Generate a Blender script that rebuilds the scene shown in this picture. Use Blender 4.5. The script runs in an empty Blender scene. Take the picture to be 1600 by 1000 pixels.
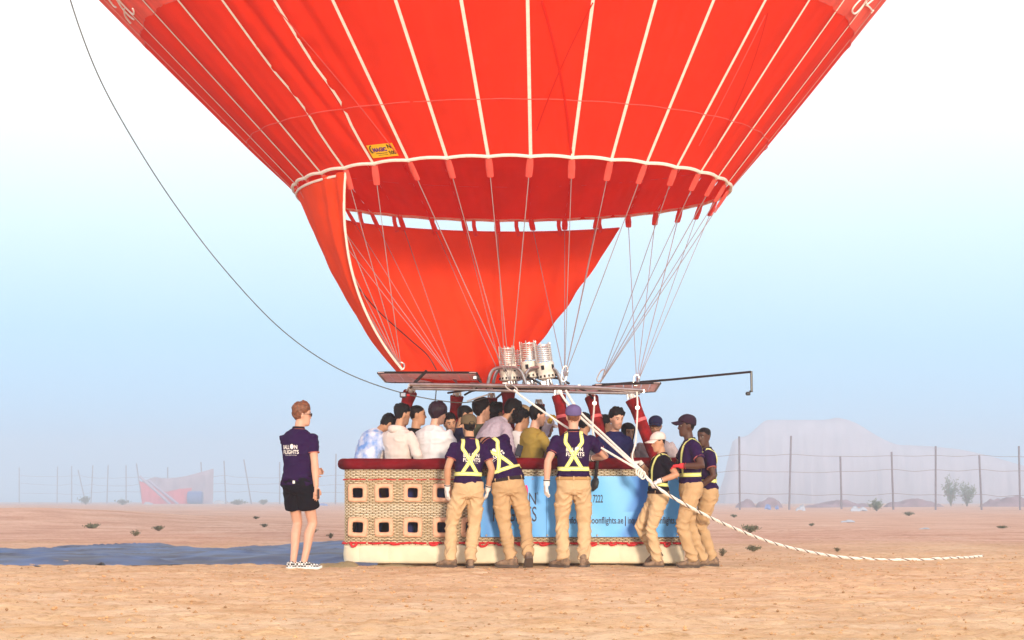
import bpy, bmesh, math, random
import numpy as np
from mathutils import Vector, Matrix
from mathutils.bvhtree import BVHTree

def R(a): return a * math.pi / 180.0
PI = math.pi
rnd = random.Random(7)
SC = bpy.context.scene
COL = SC.collection

# ------------------------------------------------------------------ camera
FOC, HOR, CAMH = 3200.0, 772.0, 0.78          # focal length in photo pixels, horizon row, eye height (m)
def W(px, py, Y):
    "a place in the world (metres): photo column/row seen at the distance Y"
    return Vector(((px - 800.0) * Y / FOC, Y, CAMH + (HOR - py) * Y / FOC))

cam_data = bpy.data.cameras.new('camera')
cam_data.lens = 72.0
cam_data.sensor_width = 36.0
cam_data.shift_y = (HOR - 500.0) / 1600.0
cam_data.clip_start = 0.1
cam_data.clip_end = 4000.0
cam = bpy.data.objects.new('camera', cam_data)
COL.objects.link(cam)
cam.location = (0, 0, CAMH)
cam.rotation_euler = (R(90), 0, 0)
SC.camera = cam

# ------------------------------------------------------------------ sky, sun, exposure
SUN_AZ, SUN_EL = 167.0, 8.0                 # azimuth from +Y clockwise, elevation
world = bpy.data.worlds.new("World")
SC.world = world
world.use_nodes = True
nt = world.node_tree
nt.nodes.clear()
w_out = nt.nodes.new('ShaderNodeOutputWorld')
w_bg = nt.nodes.new('ShaderNodeBackground')
w_sky = nt.nodes.new('ShaderNodeTexSky')
w_sky.sky_type = 'NISHITA'
w_sky.sun_disc = False
w_sky.sun_elevation = R(SUN_EL)
w_sky.sun_rotation = R(SUN_AZ)
w_sky.dust_density = 1.0
w_tc = nt.nodes.new('ShaderNodeTexCoord')
w_sep = nt.nodes.new('ShaderNodeSeparateXYZ')
nt.links.new(w_tc.outputs['Generated'], w_sep.inputs[0])
w_noise = nt.nodes.new('ShaderNodeTexNoise')
w_noise.inputs['Scale'].default_value = 2.2
w_noise.inputs['Detail'].default_value = 3.0
nt.links.new(w_tc.outputs['Generated'], w_noise.inputs['Vector'])
w_add = nt.nodes.new('ShaderNodeMath'); w_add.operation = 'MULTIPLY_ADD'
nt.links.new(w_noise.outputs['Fac'], w_add.inputs[0])
w_add.inputs[1].default_value = 0.06
nt.links.new(w_sep.outputs['Z'], w_add.inputs[2])
w_ramp = nt.nodes.new('ShaderNodeValToRGB')     # thin bright cloud veil: thick high up, thin near the horizon
cr = w_ramp.color_ramp
SKY_STOPS = [(0.0, (0.56, 0.76, 0.95)), (0.05, (0.335, 0.635, 0.93)), (0.10, (0.41, 0.68, 0.90)),
             (0.165, (0.68, 0.85, 0.94)), (0.235, (0.98, 1.0, 0.99)), (1.0, (1.02, 1.03, 1.04))]
cr.elements[0].position = SKY_STOPS[0][0]; cr.elements[0].color = (*SKY_STOPS[0][1], 1)
cr.elements[1].position = SKY_STOPS[-1][0]; cr.elements[1].color = (*SKY_STOPS[-1][1], 1)
for p, c in SKY_STOPS[1:-1]:
    e = cr.elements.new(p); e.color = (*c, 1)
nt.links.new(w_add.outputs[0], w_ramp.inputs[0])
w_mul = nt.nodes.new('ShaderNodeMix'); w_mul.data_type = 'RGBA'; w_mul.blend_type = 'MULTIPLY'
w_mul.inputs[0].default_value = 1.0
nt.links.new(w_sky.outputs[0], w_mul.inputs[6])
w_mul.inputs[7].default_value = (0.10, 0.10, 0.10, 1)
w_mix = nt.nodes.new('ShaderNodeMix'); w_mix.data_type = 'RGBA'
w_mix.inputs[0].default_value = 0.93          # cover of the veil over the clear sky
nt.links.new(w_mul.outputs[2], w_mix.inputs[6])
nt.links.new(w_ramp.outputs[0], w_mix.inputs[7])
nt.links.new(w_mix.outputs[2], w_bg.inputs[0])
w_bg.inputs[1].default_value = 0.98
nt.links.new(w_bg.outputs[0], w_out.inputs[0])

sun_data = bpy.data.lights.new('sun', 'SUN')
sun_data.energy = 3.1
sun_data.angle = R(7.0)
sun_data.color = (1.0, 0.83, 0.64)
sun = bpy.data.objects.new('sun', sun_data)
COL.objects.link(sun)
sd = Vector((math.sin(R(SUN_AZ)) * math.cos(R(SUN_EL)), math.cos(R(SUN_AZ)) * math.cos(R(SUN_EL)), math.sin(R(SUN_EL))))
sun.rotation_euler = sd.to_track_quat('Z', 'Y').to_euler()
sun.location = sd * 60

SC.view_settings.view_transform = 'Standard'
SC.view_settings.look = 'None'
SC.view_settings.exposure = 0.52
SC.view_settings.gamma = 1.0
SC.view_settings.use_curve_mapping = False
SC.render.engine = 'CYCLES'
SC.cycles.use_denoising = True
SC.cycles.max_bounces = 8
SC.cycles.volume_bounces = 1
SC.cycles.volume_max_steps = 64
SC.cycles.sample_clamp_indirect = 6.0

# ------------------------------------------------------------------ helpers
TMP = bpy.data.scenes.new('tmp_workbench')
TVL = TMP.view_layers[0]

def evaluated(obj):
    TMP.collection.objects.link(obj)
    with bpy.context.temp_override(scene=TMP, view_layer=TVL):
        dg = bpy.context.evaluated_depsgraph_get()
    dg.update()
    me = bpy.data.meshes.new_from_object(obj.evaluated_get(dg))
    TMP.collection.objects.unlink(obj)
    return me

def vnoise(P, seed=0):
    P = np.asarray(P, dtype=np.float64)
    I = np.floor(P).astype(np.int64)
    Fr = P - I
    U = Fr * Fr * (3 - 2 * Fr)
    def h(ix, iy, iz):
        n = (ix * 73856093) ^ (iy * 19349663) ^ (iz * 83492791) ^ (seed * 2654435)
        n = (n ^ (n >> 13)) * 1274126177
        n = n & 0x7fffffff
        return ((n ^ (n >> 16)) & 0xffff) / 32767.5 - 1.0
    out = 0
    for dx in (0, 1):
        wx = U[:, 0] if dx else 1 - U[:, 0]
        for dy in (0, 1):
            wy = U[:, 1] if dy else 1 - U[:, 1]
            for dz in (0, 1):
                wz = U[:, 2] if dz else 1 - U[:, 2]
                out = out + wx * wy * wz * h(I[:, 0] + dx, I[:, 1] + dy, I[:, 2] + dz)
    return out

def fbm(P, octs=3, seed=0):
    P = np.asarray(P, dtype=np.float64)
    o, a = 0, 1.0
    for k in range(octs):
        o = o + a * vnoise(P * (2.03 ** k) + 17.1 * k, seed + k)
        a *= 0.5
    return o

def frames(pts):
    pts = [Vector(p) for p in pts]
    n = len(pts)
    T = []
    for i in range(n):
        a = pts[max(i - 1, 0)]; b = pts[min(i + 1, n - 1)]
        t = b - a
        T.append(t.normalized() if t.length > 1e-9 else Vector((0, 0, 1)))
    up = Vector((0, 0, 1)) if abs(T[0].z) < 0.9 else Vector((0, 1, 0))
    u = T[0].cross(up).normalized()
    out = []
    for i in range(n):
        u = (u - T[i] * u.dot(T[i]))
        if u.length < 1e-6: u = T[i].orthogonal()
        u.normalize()
        out.append((pts[i], T[i], u, T[i].cross(u)))
    return out

def smooth_path(pts, k=6):
    pts = [Vector(p) for p in pts]
    out = []
    for i in range(len(pts) - 1):
        p0 = pts[max(i - 1, 0)]; p1 = pts[i]; p2 = pts[i + 1]; p3 = pts[min(i + 2, len(pts) - 1)]
        for j in range(k):
            t = j / k
            out.append(0.5 * ((2 * p1) + (p2 - p0) * t + (2 * p0 - 5 * p1 + 4 * p2 - p3) * t * t + (3 * p1 - p0 - 3 * p2 + p3) * t ** 3))
    out.append(pts[-1])
    return out

class MB:
    def __init__(s):
        s.v = []; s.f = []; s.m = []
    def add(s, V, Fs, m=0):
        b = len(s.v)
        s.v.extend(tuple(p) for p in V)
        s.f.extend(tuple(b + i for i in f) for f in Fs)
        s.m.extend([m] * len(Fs))
    def loft(s, rings, m=0, caps=True, closed=True):
        n = len(rings[0]); V = [p for r in rings for p in r]; Fs = []
        for i in range(len(rings) - 1):
            for j in range(n if closed else n - 1):
                a = i * n + j; b = i * n + (j + 1) % n
                Fs.append((a, b, b + n, a + n))
        if caps:
            Fs.append(tuple(range(n - 1, -1, -1)))
            Fs.append(tuple((len(rings) - 1) * n + j for j in range(n)))
        s.add(V, Fs, m)
    def tube(s, pts, r, n=8, m=0, caps=True):
        fr = frames(pts)
        if not isinstance(r, (list, tuple)): r = [r] * len(fr)
        rings = []
        for (p, t, u, w), rr in zip(fr, r):
            ru, rw = rr if isinstance(rr, (list, tuple)) else (rr, rr)
            rings.append([p + u * (math.cos(2 * PI * j / n) * ru) + w * (math.sin(2 * PI * j / n) * rw) for j in range(n)])
        s.loft(rings, m, caps)
    def box(s, c, sz, rot=None, m=0, bev=0.0):
        c = Vector(c); hx, hy, hz = sz[0] / 2, sz[1] / 2, sz[2] / 2
        b = min(bev, hx * .9, hy * .9, hz * .9)
        rings = []
        if b > 0:
            levels = [(-hz, b), (-hz + b, 0), (hz - b, 0), (hz, b)]
        else:
            levels = [(-hz, 0), (hz, 0)]
        for z, i in levels:
            if b > 0:
                x, y = hx - i, hy - i
                ring = [(-x, -y + b), (-x + b, -y), (x - b, -y), (x, -y + b), (x, y - b), (x - b, y), (-x + b, y), (-x, y - b)]
            else:
                ring = [(-hx, -hy), (hx, -hy), (hx, hy), (-hx, hy)]
            rr = []
            for x, y in ring:
                p = Vector((x, y, z))
                if rot is not None: p = rot @ p
                rr.append(c + p)
            rings.append(rr)
        s.loft(rings, m, True)
    def sph(s, c, r, nu=12, nv=8, m=0, rot=None):
        c = Vector(c)
        if not isinstance(r, (tuple, list)): r = (r, r, r)
        rings = []
        for i in range(nv + 1):
            a = -PI / 2 + PI * (i + (0.04 if i == 0 else (-0.04 if i == nv else 0))) / nv
            ring = []
            for j in range(nu):
                b = 2 * PI * j / nu
                p = Vector((r[0] * math.cos(a) * math.cos(b), r[1] * math.cos(a) * math.sin(b), r[2] * math.sin(a)))
                if rot is not None: p = rot @ p
                ring.append(c + p)
            rings.append(ring)
        s.loft(rings, m, True)
    def ribbon(s, pts, nrm, width, cols=3, m=0, lift=0.0, thick=0.0):
        "a strip along pts lying on the surface with normals nrm"
        n = len(pts); V = []
        ms = m if isinstance(m, (list, tuple)) else [m] * cols
        for i in range(n):
            t = (pts[min(i + 1, n - 1)] - pts[max(i - 1, 0)]).normalized()
            sd_ = t.cross(nrm[i]).normalized()
            for c in range(cols + 1):
                V.append(pts[i] + sd_ * (width * (c / cols - .5)) + nrm[i] * lift)
        b = len(s.v); s.v.extend(tuple(p) for p in V)
        for i in range(n - 1):
            for c in range(cols):
                a = b + i * (cols + 1) + c
                s.f.append((a, a + 1, a + cols + 2, a + cols + 1)); s.m.append(ms[c])
    def mesh(s, name, mats=(), smooth=True):
        me = bpy.data.meshes.new(name)
        me.from_pydata(s.v, [], s.f)
        for mt in (mats if isinstance(mats, (list, tuple)) else [mats]):
            me.materials.append(mt)
        if len(me.polygons):
            me.polygons.foreach_set('material_index', s.m)
            me.polygons.foreach_set('use_smooth', [bool(smooth)] * len(me.polygons))
        me.update()
        return me
    def build(s, name, mats, parent=None, smooth=True, auto=True):
        o = bpy.data.objects.new(name, s.mesh(name, mats, smooth))
        COL.objects.link(o)
        if parent is not None: o.parent = parent
        if smooth and auto: sharpen(o.data)
        return o

def sharpen(me, ang=40):
    try:
        me.set_sharp_from_angle(angle=R(ang))
    except Exception:
        pass

def grid_mesh(name, P, mats, parent=None, attr=None, smooth=True):
    "P: (rows, cols, 3) array"
    r, c = P.shape[:2]
    idx = np.arange(r * c).reshape(r, c)
    q = np.stack([idx[:-1, :-1], idx[:-1, 1:], idx[1:, 1:], idx[1:, :-1]], -1).reshape(-1, 4)
    o = np_mesh(name, P.reshape(-1, 3), q, mats, parent, smooth)
    return o

def np_mesh(name, V, Q, mats, parent=None, smooth=True, mi=None):
    me = bpy.data.meshes.new(name)
    V = np.ascontiguousarray(V, dtype=np.float32); Q = np.ascontiguousarray(Q, dtype=np.int32)
    k = Q.shape[1]
    me.vertices.add(len(V)); me.vertices.foreach_set('co', V.ravel())
    me.loops.add(Q.size); me.loops.foreach_set('vertex_index', Q.ravel())
    me.polygons.add(len(Q)); me.polygons.foreach_set('loop_start', np.arange(0, Q.size, k, dtype=np.int32))
    me.polygons.foreach_set('loop_total', np.full(len(Q), k, dtype=np.int32))
    me.polygons.foreach_set('use_smooth', np.full(len(Q), smooth))
    for mt in (mats if isinstance(mats, (list, tuple)) else [mats]): me.materials.append(mt)
    if mi is not None: me.polygons.foreach_set('material_index', np.asarray(mi, dtype=np.int32))
    me.update(calc_edges=True); me.validate()
    o = bpy.data.objects.new(name, me); COL.objects.link(o)
    if parent is not None: o.parent = parent
    return o

def paint(me, cols, name='paint'):
    a = me.color_attributes.new(name, 'FLOAT_COLOR', 'POINT')
    c = np.ones((len(me.vertices), 4), dtype=np.float32); c[:, :3] = cols
    a.data.foreach_set('color', c.ravel())

def tag(o, label=None, cat=None, group=None, kind=None):
    if label: o['label'] = label
    if cat: o['category'] = cat
    if group: o['group'] = group
    if kind: o['kind'] = kind
    return o

def empty(name, loc=(0, 0, 0), rz=0.0):
    o = bpy.data.objects.new(name, None)
    o.empty_display_size = 0.1
    COL.objects.link(o); o.location = loc; o.rotation_euler = (0, 0, rz)
    return o

def fuse(mb, voxel, smooth=2, factor=0.5):
    me = mb.mesh('tmp')
    o = bpy.data.objects.new('tmp', me)
    md = o.modifiers.new('r', 'REMESH'); md.mode = 'VOXEL'; md.voxel_size = voxel; md.use_smooth_shade = True
    if smooth:
        sm = o.modifiers.new('s', 'SMOOTH'); sm.iterations = smooth; sm.factor = factor
    out = evaluated(o)
    bpy.data.objects.remove(o); bpy.data.meshes.remove(me)
    return out

def get_v(me):
    a = np.empty(len(me.vertices) * 3, dtype=np.float32); me.vertices.foreach_get('co', a); return a.reshape(-1, 3).astype(np.float64)
def get_n(me):
    a = np.empty(len(me.vertices) * 3, dtype=np.float32); me.vertices.foreach_get('normal', a); return a.reshape(-1, 3).astype(np.float64)
def set_v(me, V):
    me.vertices.foreach_set('co', np.ascontiguousarray(V, dtype=np.float32).ravel()); me.update()

_tc = {}
def text_flat(s, bold=0.0):
    "flat lettering: verts in the unit box 0..w, 0..1 (cap height 1) and faces"
    k = (s, bold)
    if k in _tc: return _tc[k]
    cu = bpy.data.curves.new('t', 'FONT'); cu.body = s; cu.size = 1.0; cu.resolution_u = 3; cu.offset = bold
    o = bpy.data.objects.new('t', cu)
    me = evaluated(o)
    V = get_v(me)[:, :2]; Fs = [tuple(p.vertices) for p in me.polygons]
    bpy.data.objects.remove(o); bpy.data.curves.remove(cu); bpy.data.meshes.remove(me)
    _tc[k] = (V, Fs)
    return _tc[k]

def text_box(s, x0, x1, y0, y1, bold=0.0):
    V, Fs = text_flat(s, bold)
    mn = V.min(0); mx = V.max(0)
    U = (V - mn) / np.maximum(mx - mn, 1e-6)
    return np.stack([x0 + U[:, 0] * (x1 - x0), y0 + U[:, 1] * (y1 - y0)], 1), Fs

# ------------------------------------------------------------------ materials
def mat(name, col, rough=0.7, var=0.0, vscale=6.0, col2=None, bump=0.0, bscale=60.0, stretch=(1, 1, 1),
        metal=0.0, spec=0.4, sheen=0.0, transl=0.0, attr=None, wave=None, coat=0.0, detail=4.0):
    m = bpy.data.materials.new(name); m.use_nodes = True
    t = m.node_tree; N = t.nodes; L = t.links
    b = N['Principled BSDF']; out = N['Material Output']
    b.inputs['Roughness'].default_value = rough
    b.inputs['Metallic'].default_value = metal
    b.inputs['Specular IOR Level'].default_value = spec
    if sheen: b.inputs['Sheen Weight'].default_value = sheen
    if coat: b.inputs['Coat Weight'].default_value = coat
    tc = N.new('ShaderNodeTexCoord'); mp = N.new('ShaderNodeMapping'); mp.inputs['Scale'].default_value = stretch
    L.new(tc.outputs['Object'], mp.inputs[0])
    src = None
    if attr:
        a = N.new('ShaderNodeAttribute'); a.attribute_name = attr; src = a.outputs['Color']
    if var or col2:
        nz = N.new('ShaderNodeTexNoise'); nz.inputs['Scale'].default_value = vscale; nz.inputs['Detail'].default_value = detail
        L.new(mp.outputs[0], nz.inputs['Vector'])
        rp = N.new('ShaderNodeValToRGB')
        c2 = col2 or tuple(c * (1 - var) for c in col)
        c1 = col if col2 else tuple(min(1, c * (1 + var)) for c in col)
        rp.color_ramp.elements[0].position = 0.35; rp.color_ramp.elements[0].color = (*c2, 1)
        rp.color_ramp.elements[1].position = 0.65; rp.color_ramp.elements[1].color = (*c1, 1)
        L.new(nz.outputs['Fac'], rp.inputs[0])
        if src is None:
            src = rp.outputs[0]
        else:
            for e, v in zip(rp.color_ramp.elements, (1 - var, 1 + var)): e.color = (v, v, v, 1)
            mx = N.new('ShaderNodeMix'); mx.data_type = 'RGBA'; mx.blend_type = 'MULTIPLY'; mx.inputs[0].default_value = 1
            L.new(src, mx.inputs[6]); L.new(rp.outputs[0], mx.inputs[7]); src = mx.outputs[2]
    if src is not None: L.new(src, b.inputs['Base Color'])
    else: b.inputs['Base Color'].default_value = (*col, 1)
    if bump:
        n2 = N.new('ShaderNodeTexNoise'); n2.inputs['Scale'].default_value = bscale; n2.inputs['Detail'].default_value = 3
        L.new(mp.outputs[0], n2.inputs['Vector'])
        bp = N.new('ShaderNodeBump'); bp.inputs['Strength'].default_value = min(bump, 1.0); bp.inputs['Distance'].default_value = 0.01
        L.new(n2.outputs['Fac'], bp.inputs['Height']); L.new(bp.outputs[0], b.inputs['Normal'])
    if transl:
        tr = N.new('ShaderNodeBsdfTranslucent'); ms = N.new('ShaderNodeMixShader'); ms.inputs[0].default_value = transl
        if src is not None: L.new(src, tr.inputs[0])
        else: tr.inputs[0].default_value = (*col, 1)
        L.new(b.outputs[0], ms.inputs[1]); L.new(tr.outputs[0], ms.inputs[2]); L.new(ms.outputs[0], out.inputs['Surface'])
    return m

M = {}
M['balloon_red'] = mat('balloon_red', (0.82, 0.040, 0.013), 0.75, var=0.06, vscale=3, bump=0.12, bscale=9, stretch=(1, 1, .35), transl=0.28, spec=0.06)
M['balloon_coral'] = mat('balloon_coral', (0.86, 0.135, 0.10), 0.75, var=0.14, vscale=5, bump=0.12, bscale=9, stretch=(1, 1, .35), transl=0.28, spec=0.06)
M['scoop_red'] = mat('scoop_red', (0.86, 0.072, 0.018), 0.75, var=0.05, vscale=3, bump=0.15, bscale=6, transl=0.22, spec=0.06)
M['tape_white'] = mat('tape_white', (0.80, 0.74, 0.66), 0.7, var=0.06, vscale=20)
M['tab_red'] = mat('tab_red', (0.75, 0.09, 0.07), 0.6, var=0.1, vscale=10)
M['steel'] = mat('steel', (0.46, 0.43, 0.43), 0.28, var=0.15, vscale=12, metal=1.0)
M['steel_pale'] = mat('steel_pale', (0.75, 0.70, 0.64), 0.35, var=0.15, vscale=25, metal=0.7)
M['can_white'] = mat('can_white', (0.74, 0.70, 0.62), 0.4, var=0.08, vscale=20)
M['wire'] = mat('wire', (0.42, 0.38, 0.40), 0.45, var=0.1, vscale=3, metal=0.3)
M['black'] = mat('black', (0.012, 0.011, 0.014), 0.5, var=0.2, vscale=20)
M['dark_line'] = mat('dark_line', (0.10, 0.10, 0.09), 0.7, var=0.2, vscale=4)
M['shield'] = mat('shield', (0.88, 0.74, 0.72), 0.5, var=0.08, vscale=8, bump=0.1, bscale=120, transl=0.62)
M['sleeve'] = mat('sleeve', (0.21, 0.008, 0.010), 0.9, var=0.3, vscale=14, bump=0.25, bscale=40, spec=0.1)
M['rim'] = mat('rim', (0.135, 0.003, 0.007), 0.95, var=0.35, vscale=5, bump=0.3, bscale=30, spec=0.08)
M['band_red'] = mat('band_red', (0.80, 0.12, 0.13), 0.5, var=0.1)
M['wicker'] = mat('wicker', (0.82, 0.68, 0.48), 0.6, col2=(0.56, 0.44, 0.28), vscale=16, stretch=(1, 1, 5), bump=0.2, bscale=90)
M['wicker_pale'] = mat('wicker_pale', (0.88, 0.79, 0.62), 0.6, col2=(0.72, 0.60, 0.43), vscale=16, stretch=(1, 1, 5), bump=0.2, bscale=90)
M['stake'] = mat('stake', (0.30, 0.20, 0.09), 0.7, var=0.2, vscale=10)
M['lining'] = mat('lining', (0.10, 0.07, 0.04), 0.9, var=0.2)
M['leather'] = mat('leather', (0.72, 0.40, 0.26), 0.6, var=0.12, vscale=20, bump=0.15, bscale=80)
M['skirt'] = mat('skirt', (0.77, 0.67, 0.49), 0.65, var=0.10, vscale=4, bump=0.2, bscale=12)
M['cord_red'] = mat('cord_red', (0.58, 0.015, 0.02), 0.6, var=0.15, vscale=30)
M['wood'] = mat('wood', (0.30, 0.18, 0.08), 0.7, var=0.3, vscale=6, stretch=(1, 8, 8))
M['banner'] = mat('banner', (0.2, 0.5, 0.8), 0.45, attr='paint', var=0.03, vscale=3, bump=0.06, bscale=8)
M['ink'] = mat('ink', (0.03, 0.035, 0.07), 0.6)
M['pink_ink'] = mat('pink_ink', (0.75, 0.03, 0.22), 0.6)
M['blue_ink'] = mat('blue_ink', (0.03, 0.20, 0.55), 0.6)
M['violet_ink'] = mat('violet_ink', (0.13, 0.015, 0.20), 0.6)
M['yellow_label'] = mat('yellow_label', (0.88, 0.50, 0.01), 0.5, var=0.08, vscale=8)
M['letter_white'] = mat('letter_white', (0.85, 0.82, 0.78), 0.6)
M['rope_white'] = mat('rope_white', (0.78, 0.74, 0.68), 0.75, var=0.1, vscale=40)
M['rope_dark'] = mat('rope_dark', (0.12, 0.09, 0.09), 0.8, var=0.2, vscale=30)
M['sheet_blue'] = mat('sheet_blue', (0.030, 0.095, 0.29), 0.5, col2=(0.018, 0.025, 0.075), vscale=1.6, stretch=(1, 1.2, 1), bump=0.3, bscale=5)
M['canvas'] = mat('canvas', (0.30, 0.24, 0.13), 0.85, var=0.2, vscale=6, bump=0.2, bscale=40)
M['screen'] = mat('screen', (0.30, 0.34, 0.42), 0.25, var=0.05)
M['phone'] = mat('phone', (0.02, 0.02, 0.03), 0.25, var=0.1)
M['skin'] = mat('skin', (0.5, 0.3, 0.2), 0.5, attr='paint', var=0.05, vscale=14, spec=0.35)
M['hair'] = mat('hair', (0.006, 0.005, 0.006), 0.55, var=0.4, vscale=60, stretch=(1, 1, .25), bump=0.6, bscale=90, spec=0.12)
M['hair_plum'] = mat('hair_plum', (0.018, 0.006, 0.014), 0.45, var=0.35, vscale=60, stretch=(1, 1, .25), bump=0.6, bscale=90, spec=0.2)
M['hair_brown'] = mat('hair_brown', (0.17, 0.060, 0.028), 0.5, var=0.4, vscale=50, bump=0.7, bscale=60, spec=0.35)
M['eye_white'] = mat('eye_white', (0.70, 0.66, 0.62), 0.25)
M['iris'] = mat('iris', (0.02, 0.012, 0.01), 0.15)
M['lens'] = mat('lens', (0.01, 0.011, 0.016), 0.08)
M['frame_dark'] = mat('frame_dark', (0.015, 0.013, 0.014), 0.3)
def cloth(n, c, var=0.08, **k):
    M[n] = mat(n, c, 0.85, var=var, vscale=k.pop('vscale', 9), bump=k.pop('bump', 0.12), bscale=k.pop('bscale', 160), sheen=0.0, spec=0.05, **k)
cloth('polo', (0.022, 0.006, 0.048)); cloth('polo_dark', (0.009, 0.006, 0.013))
cloth('shorts', (0.006, 0.005, 0.009)); cloth('khaki', (0.58, 0.40, 0.23), 0.07); cloth('khaki_deep', (0.50, 0.325, 0.175), 0.07)
cloth('trim_orange', (0.45, 0.14, 0.12)); cloth('collar_dark', (0.015, 0.008, 0.016))
cloth('hi_yellow', (0.72, 0.76, 0.22), 0.04); cloth('hi_silver', (0.80, 0.76, 0.50), 0.04)
cloth('belt_dark', (0.03, 0.02, 0.02)); cloth('belt_tan', (0.42, 0.25, 0.10))
cloth('glove_white', (0.78, 0.74, 0.72), 0.06); cloth('glove_red', (0.70, 0.05, 0.06)); cloth('glove_yellow', (0.72, 0.48, 0.05))
cloth('cap_olive', (0.13, 0.095, 0.055)); cloth('cap_violet', (0.13, 0.10, 0.24)); cloth('cap_white', (0.70, 0.60, 0.56))
cloth('cap_black', (0.03, 0.014, 0.028)); cloth('cap_navy', (0.015, 0.014, 0.05)); cloth('cap_beige', (0.50, 0.36, 0.20)); cloth('cap_pilot', (0.72, 0.62, 0.60))
cloth('tie_dye', (0.64, 0.67, 0.78), col2=(0.16, 0.30, 0.66), vscale=11)
cloth('cream', (0.68, 0.58, 0.54), 0.04); cloth('jet', (0.008, 0.007, 0.009)); cloth('white', (0.70, 0.68, 0.70), 0.03)
cloth('navy', (0.014, 0.014, 0.070)); cloth('dark_navy', (0.012, 0.014, 0.045)); cloth('grey_green', (0.10, 0.11, 0.075))
cloth('lilac_grey', (0.42, 0.35, 0.42), vscale=60); cloth('olive', (0.32, 0.22, 0.05)); cloth('lilac_white', (0.62, 0.56, 0.72))
cloth('heather', (0.40, 0.33, 0.34), vscale=80); cloth('royal', (0.03, 0.05, 0.40)); cloth('indigo', (0.03, 0.035, 0.14)); cloth('scarf', (0.012, 0.010, 0.012))
M['boot'] = mat('boot', (0.22, 0.14, 0.09), 0.75, var=0.35, vscale=25, bump=0.5, bscale=50)
M['boot_sole'] = mat('boot_sole', (0.10, 0.07, 0.055), 0.8, var=0.2)
M['slip_sole'] = mat('slip_sole', (0.78, 0.76, 0.74), 0.6)
def checker():
    m = mat('checker', (0.7, 0.7, 0.7), 0.7)
    N = m.node_tree.nodes; L = m.node_tree.links
    c = N.new('ShaderNodeTexChecker'); c.inputs['Scale'].default_value = 46
    c.inputs[1].default_value = (0.75, 0.73, 0.72, 1); c.inputs[2].default_value = (0.02, 0.02, 0.02, 1)
    t = N.new('ShaderNodeTexCoord'); L.new(t.outputs['Object'], c.inputs[0]); L.new(c.outputs[0], N['Principled BSDF'].inputs['Base Color'])
    return m
M['checker'] = checker()
# ------------------------------------------------------------------ ground
def ss(a, b, x):
    t = np.clip((x - a) / (b - a), 0, 1); return t * t * (3 - 2 * t)

grng = np.random.RandomState(3)
PRINTS = np.stack([grng.uniform(-7, 7, 420), 10 + 13 * grng.uniform(0, 1, 420) ** 1.2, grng.uniform(0.010, 0.028, 420), grng.uniform(0, PI, 420)], 1)

def ground_h(x, y, fine=True):
    x = np.asarray(x, dtype=np.float64); y = np.asarray(y, dtype=np.float64)
    z = np.interp(y, [-60, 40, 205, 300, 680, 900], [0, 0, -0.78, -1.05, -2.3, -2.9])
    z = z + 0.42 * np.exp(-((x + 15.5) / 5.5) ** 2 - ((y - 60) / 9) ** 2)
    far = ss(28, 60, y)
    P = np.stack([x * .09, y * .05, 0 * x], -1).reshape(-1, 3)
    z = z + far * 0.10 * fbm(P, 3, 5).reshape(x.shape)
    if fine:
        near = 1 - ss(40, 90, y)
        P = np.stack([x * 1.1, y * 1.6, 0 * x], -1).reshape(-1, 3)
        soft = 1 - 0.6 * np.exp(-((x) / 3.2) ** 4 - ((y - 22.6) / 1.6) ** 4)
        z = z + near * soft * 0.012 * fbm(P, 4, 9).reshape(x.shape)
        P = np.stack([x * 5, y * 9, 0 * x], -1).reshape(-1, 3)
        z = z + near * soft * 0.010 * fbm(P, 2, 21).reshape(x.shape)
        P = np.stack([x * 9, y * 9, 0 * x], -1).reshape(-1, 3)
        q = fbm(P, 2, 27).reshape(x.shape); z = z + near * soft * 0.013 * np.maximum(q - .15, 0)
    return z

def graded(lo, a, b, hi, step, growth=1.12):
    c = list(np.arange(a, b, step)); s = step; v = c[0]
    left = []
    while v > lo:
        s *= growth; v -= s; left.append(v)
    s = step; v = c[-1]; right = []
    while v < hi:
        s *= growth; v += s; right.append(v)
    return np.array(left[::-1] + c + right)

gx = graded(-620, -7.5, 7.5, 620, 0.045)
gy = graded(-60, 9.0, 25.5, 900, 0.045, 1.06)
GX, GY = np.meshgrid(gx, gy)
GZ = ground_h(GX, GY)
for (fx, fy, d, a) in PRINTS:                       # scuffs and footprints in the sand
    i0, i1 = np.searchsorted(gy, [fy - .35, fy + .35]); j0, j1 = np.searchsorted(gx, [fx - .35, fx + .35])
    sx = GX[i0:i1, j0:j1] - fx; sy = GY[i0:i1, j0:j1] - fy
    u = sx * math.cos(a) + sy * math.sin(a); v = -sx * math.sin(a) + sy * math.cos(a)
    q = (u / .13) ** 2 + (v / .055) ** 2
    GZ[i0:i1, j0:j1] += d * (-np.exp(-q) + 0.55 * np.exp(-(np.sqrt(q) - 1.7) ** 2 * 4))
for ry_, am_ in ((12.2, .016), (13.75, .016), (16.6, .012), (18.1, .012), (19.9, .008)):    # old wheel ruts crossing the launch ground
    c_ = ry_ + .22 * np.sin(GX * .33 + ry_) + .06 * np.sin(GX * 1.1)
    q_ = (GY - c_) / .13
    GZ += np.where(np.abs(GX) < 14, am_ * (-np.exp(-q_ ** 2) + .6 * np.exp(-(np.abs(q_) - 1.7) ** 2 * 3)) * (.5 + .5 * np.sin(GX * .9 + ry_ * 3)) , 0)
gm = bpy.data.materials.new('sand'); gm.use_nodes = True
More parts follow.
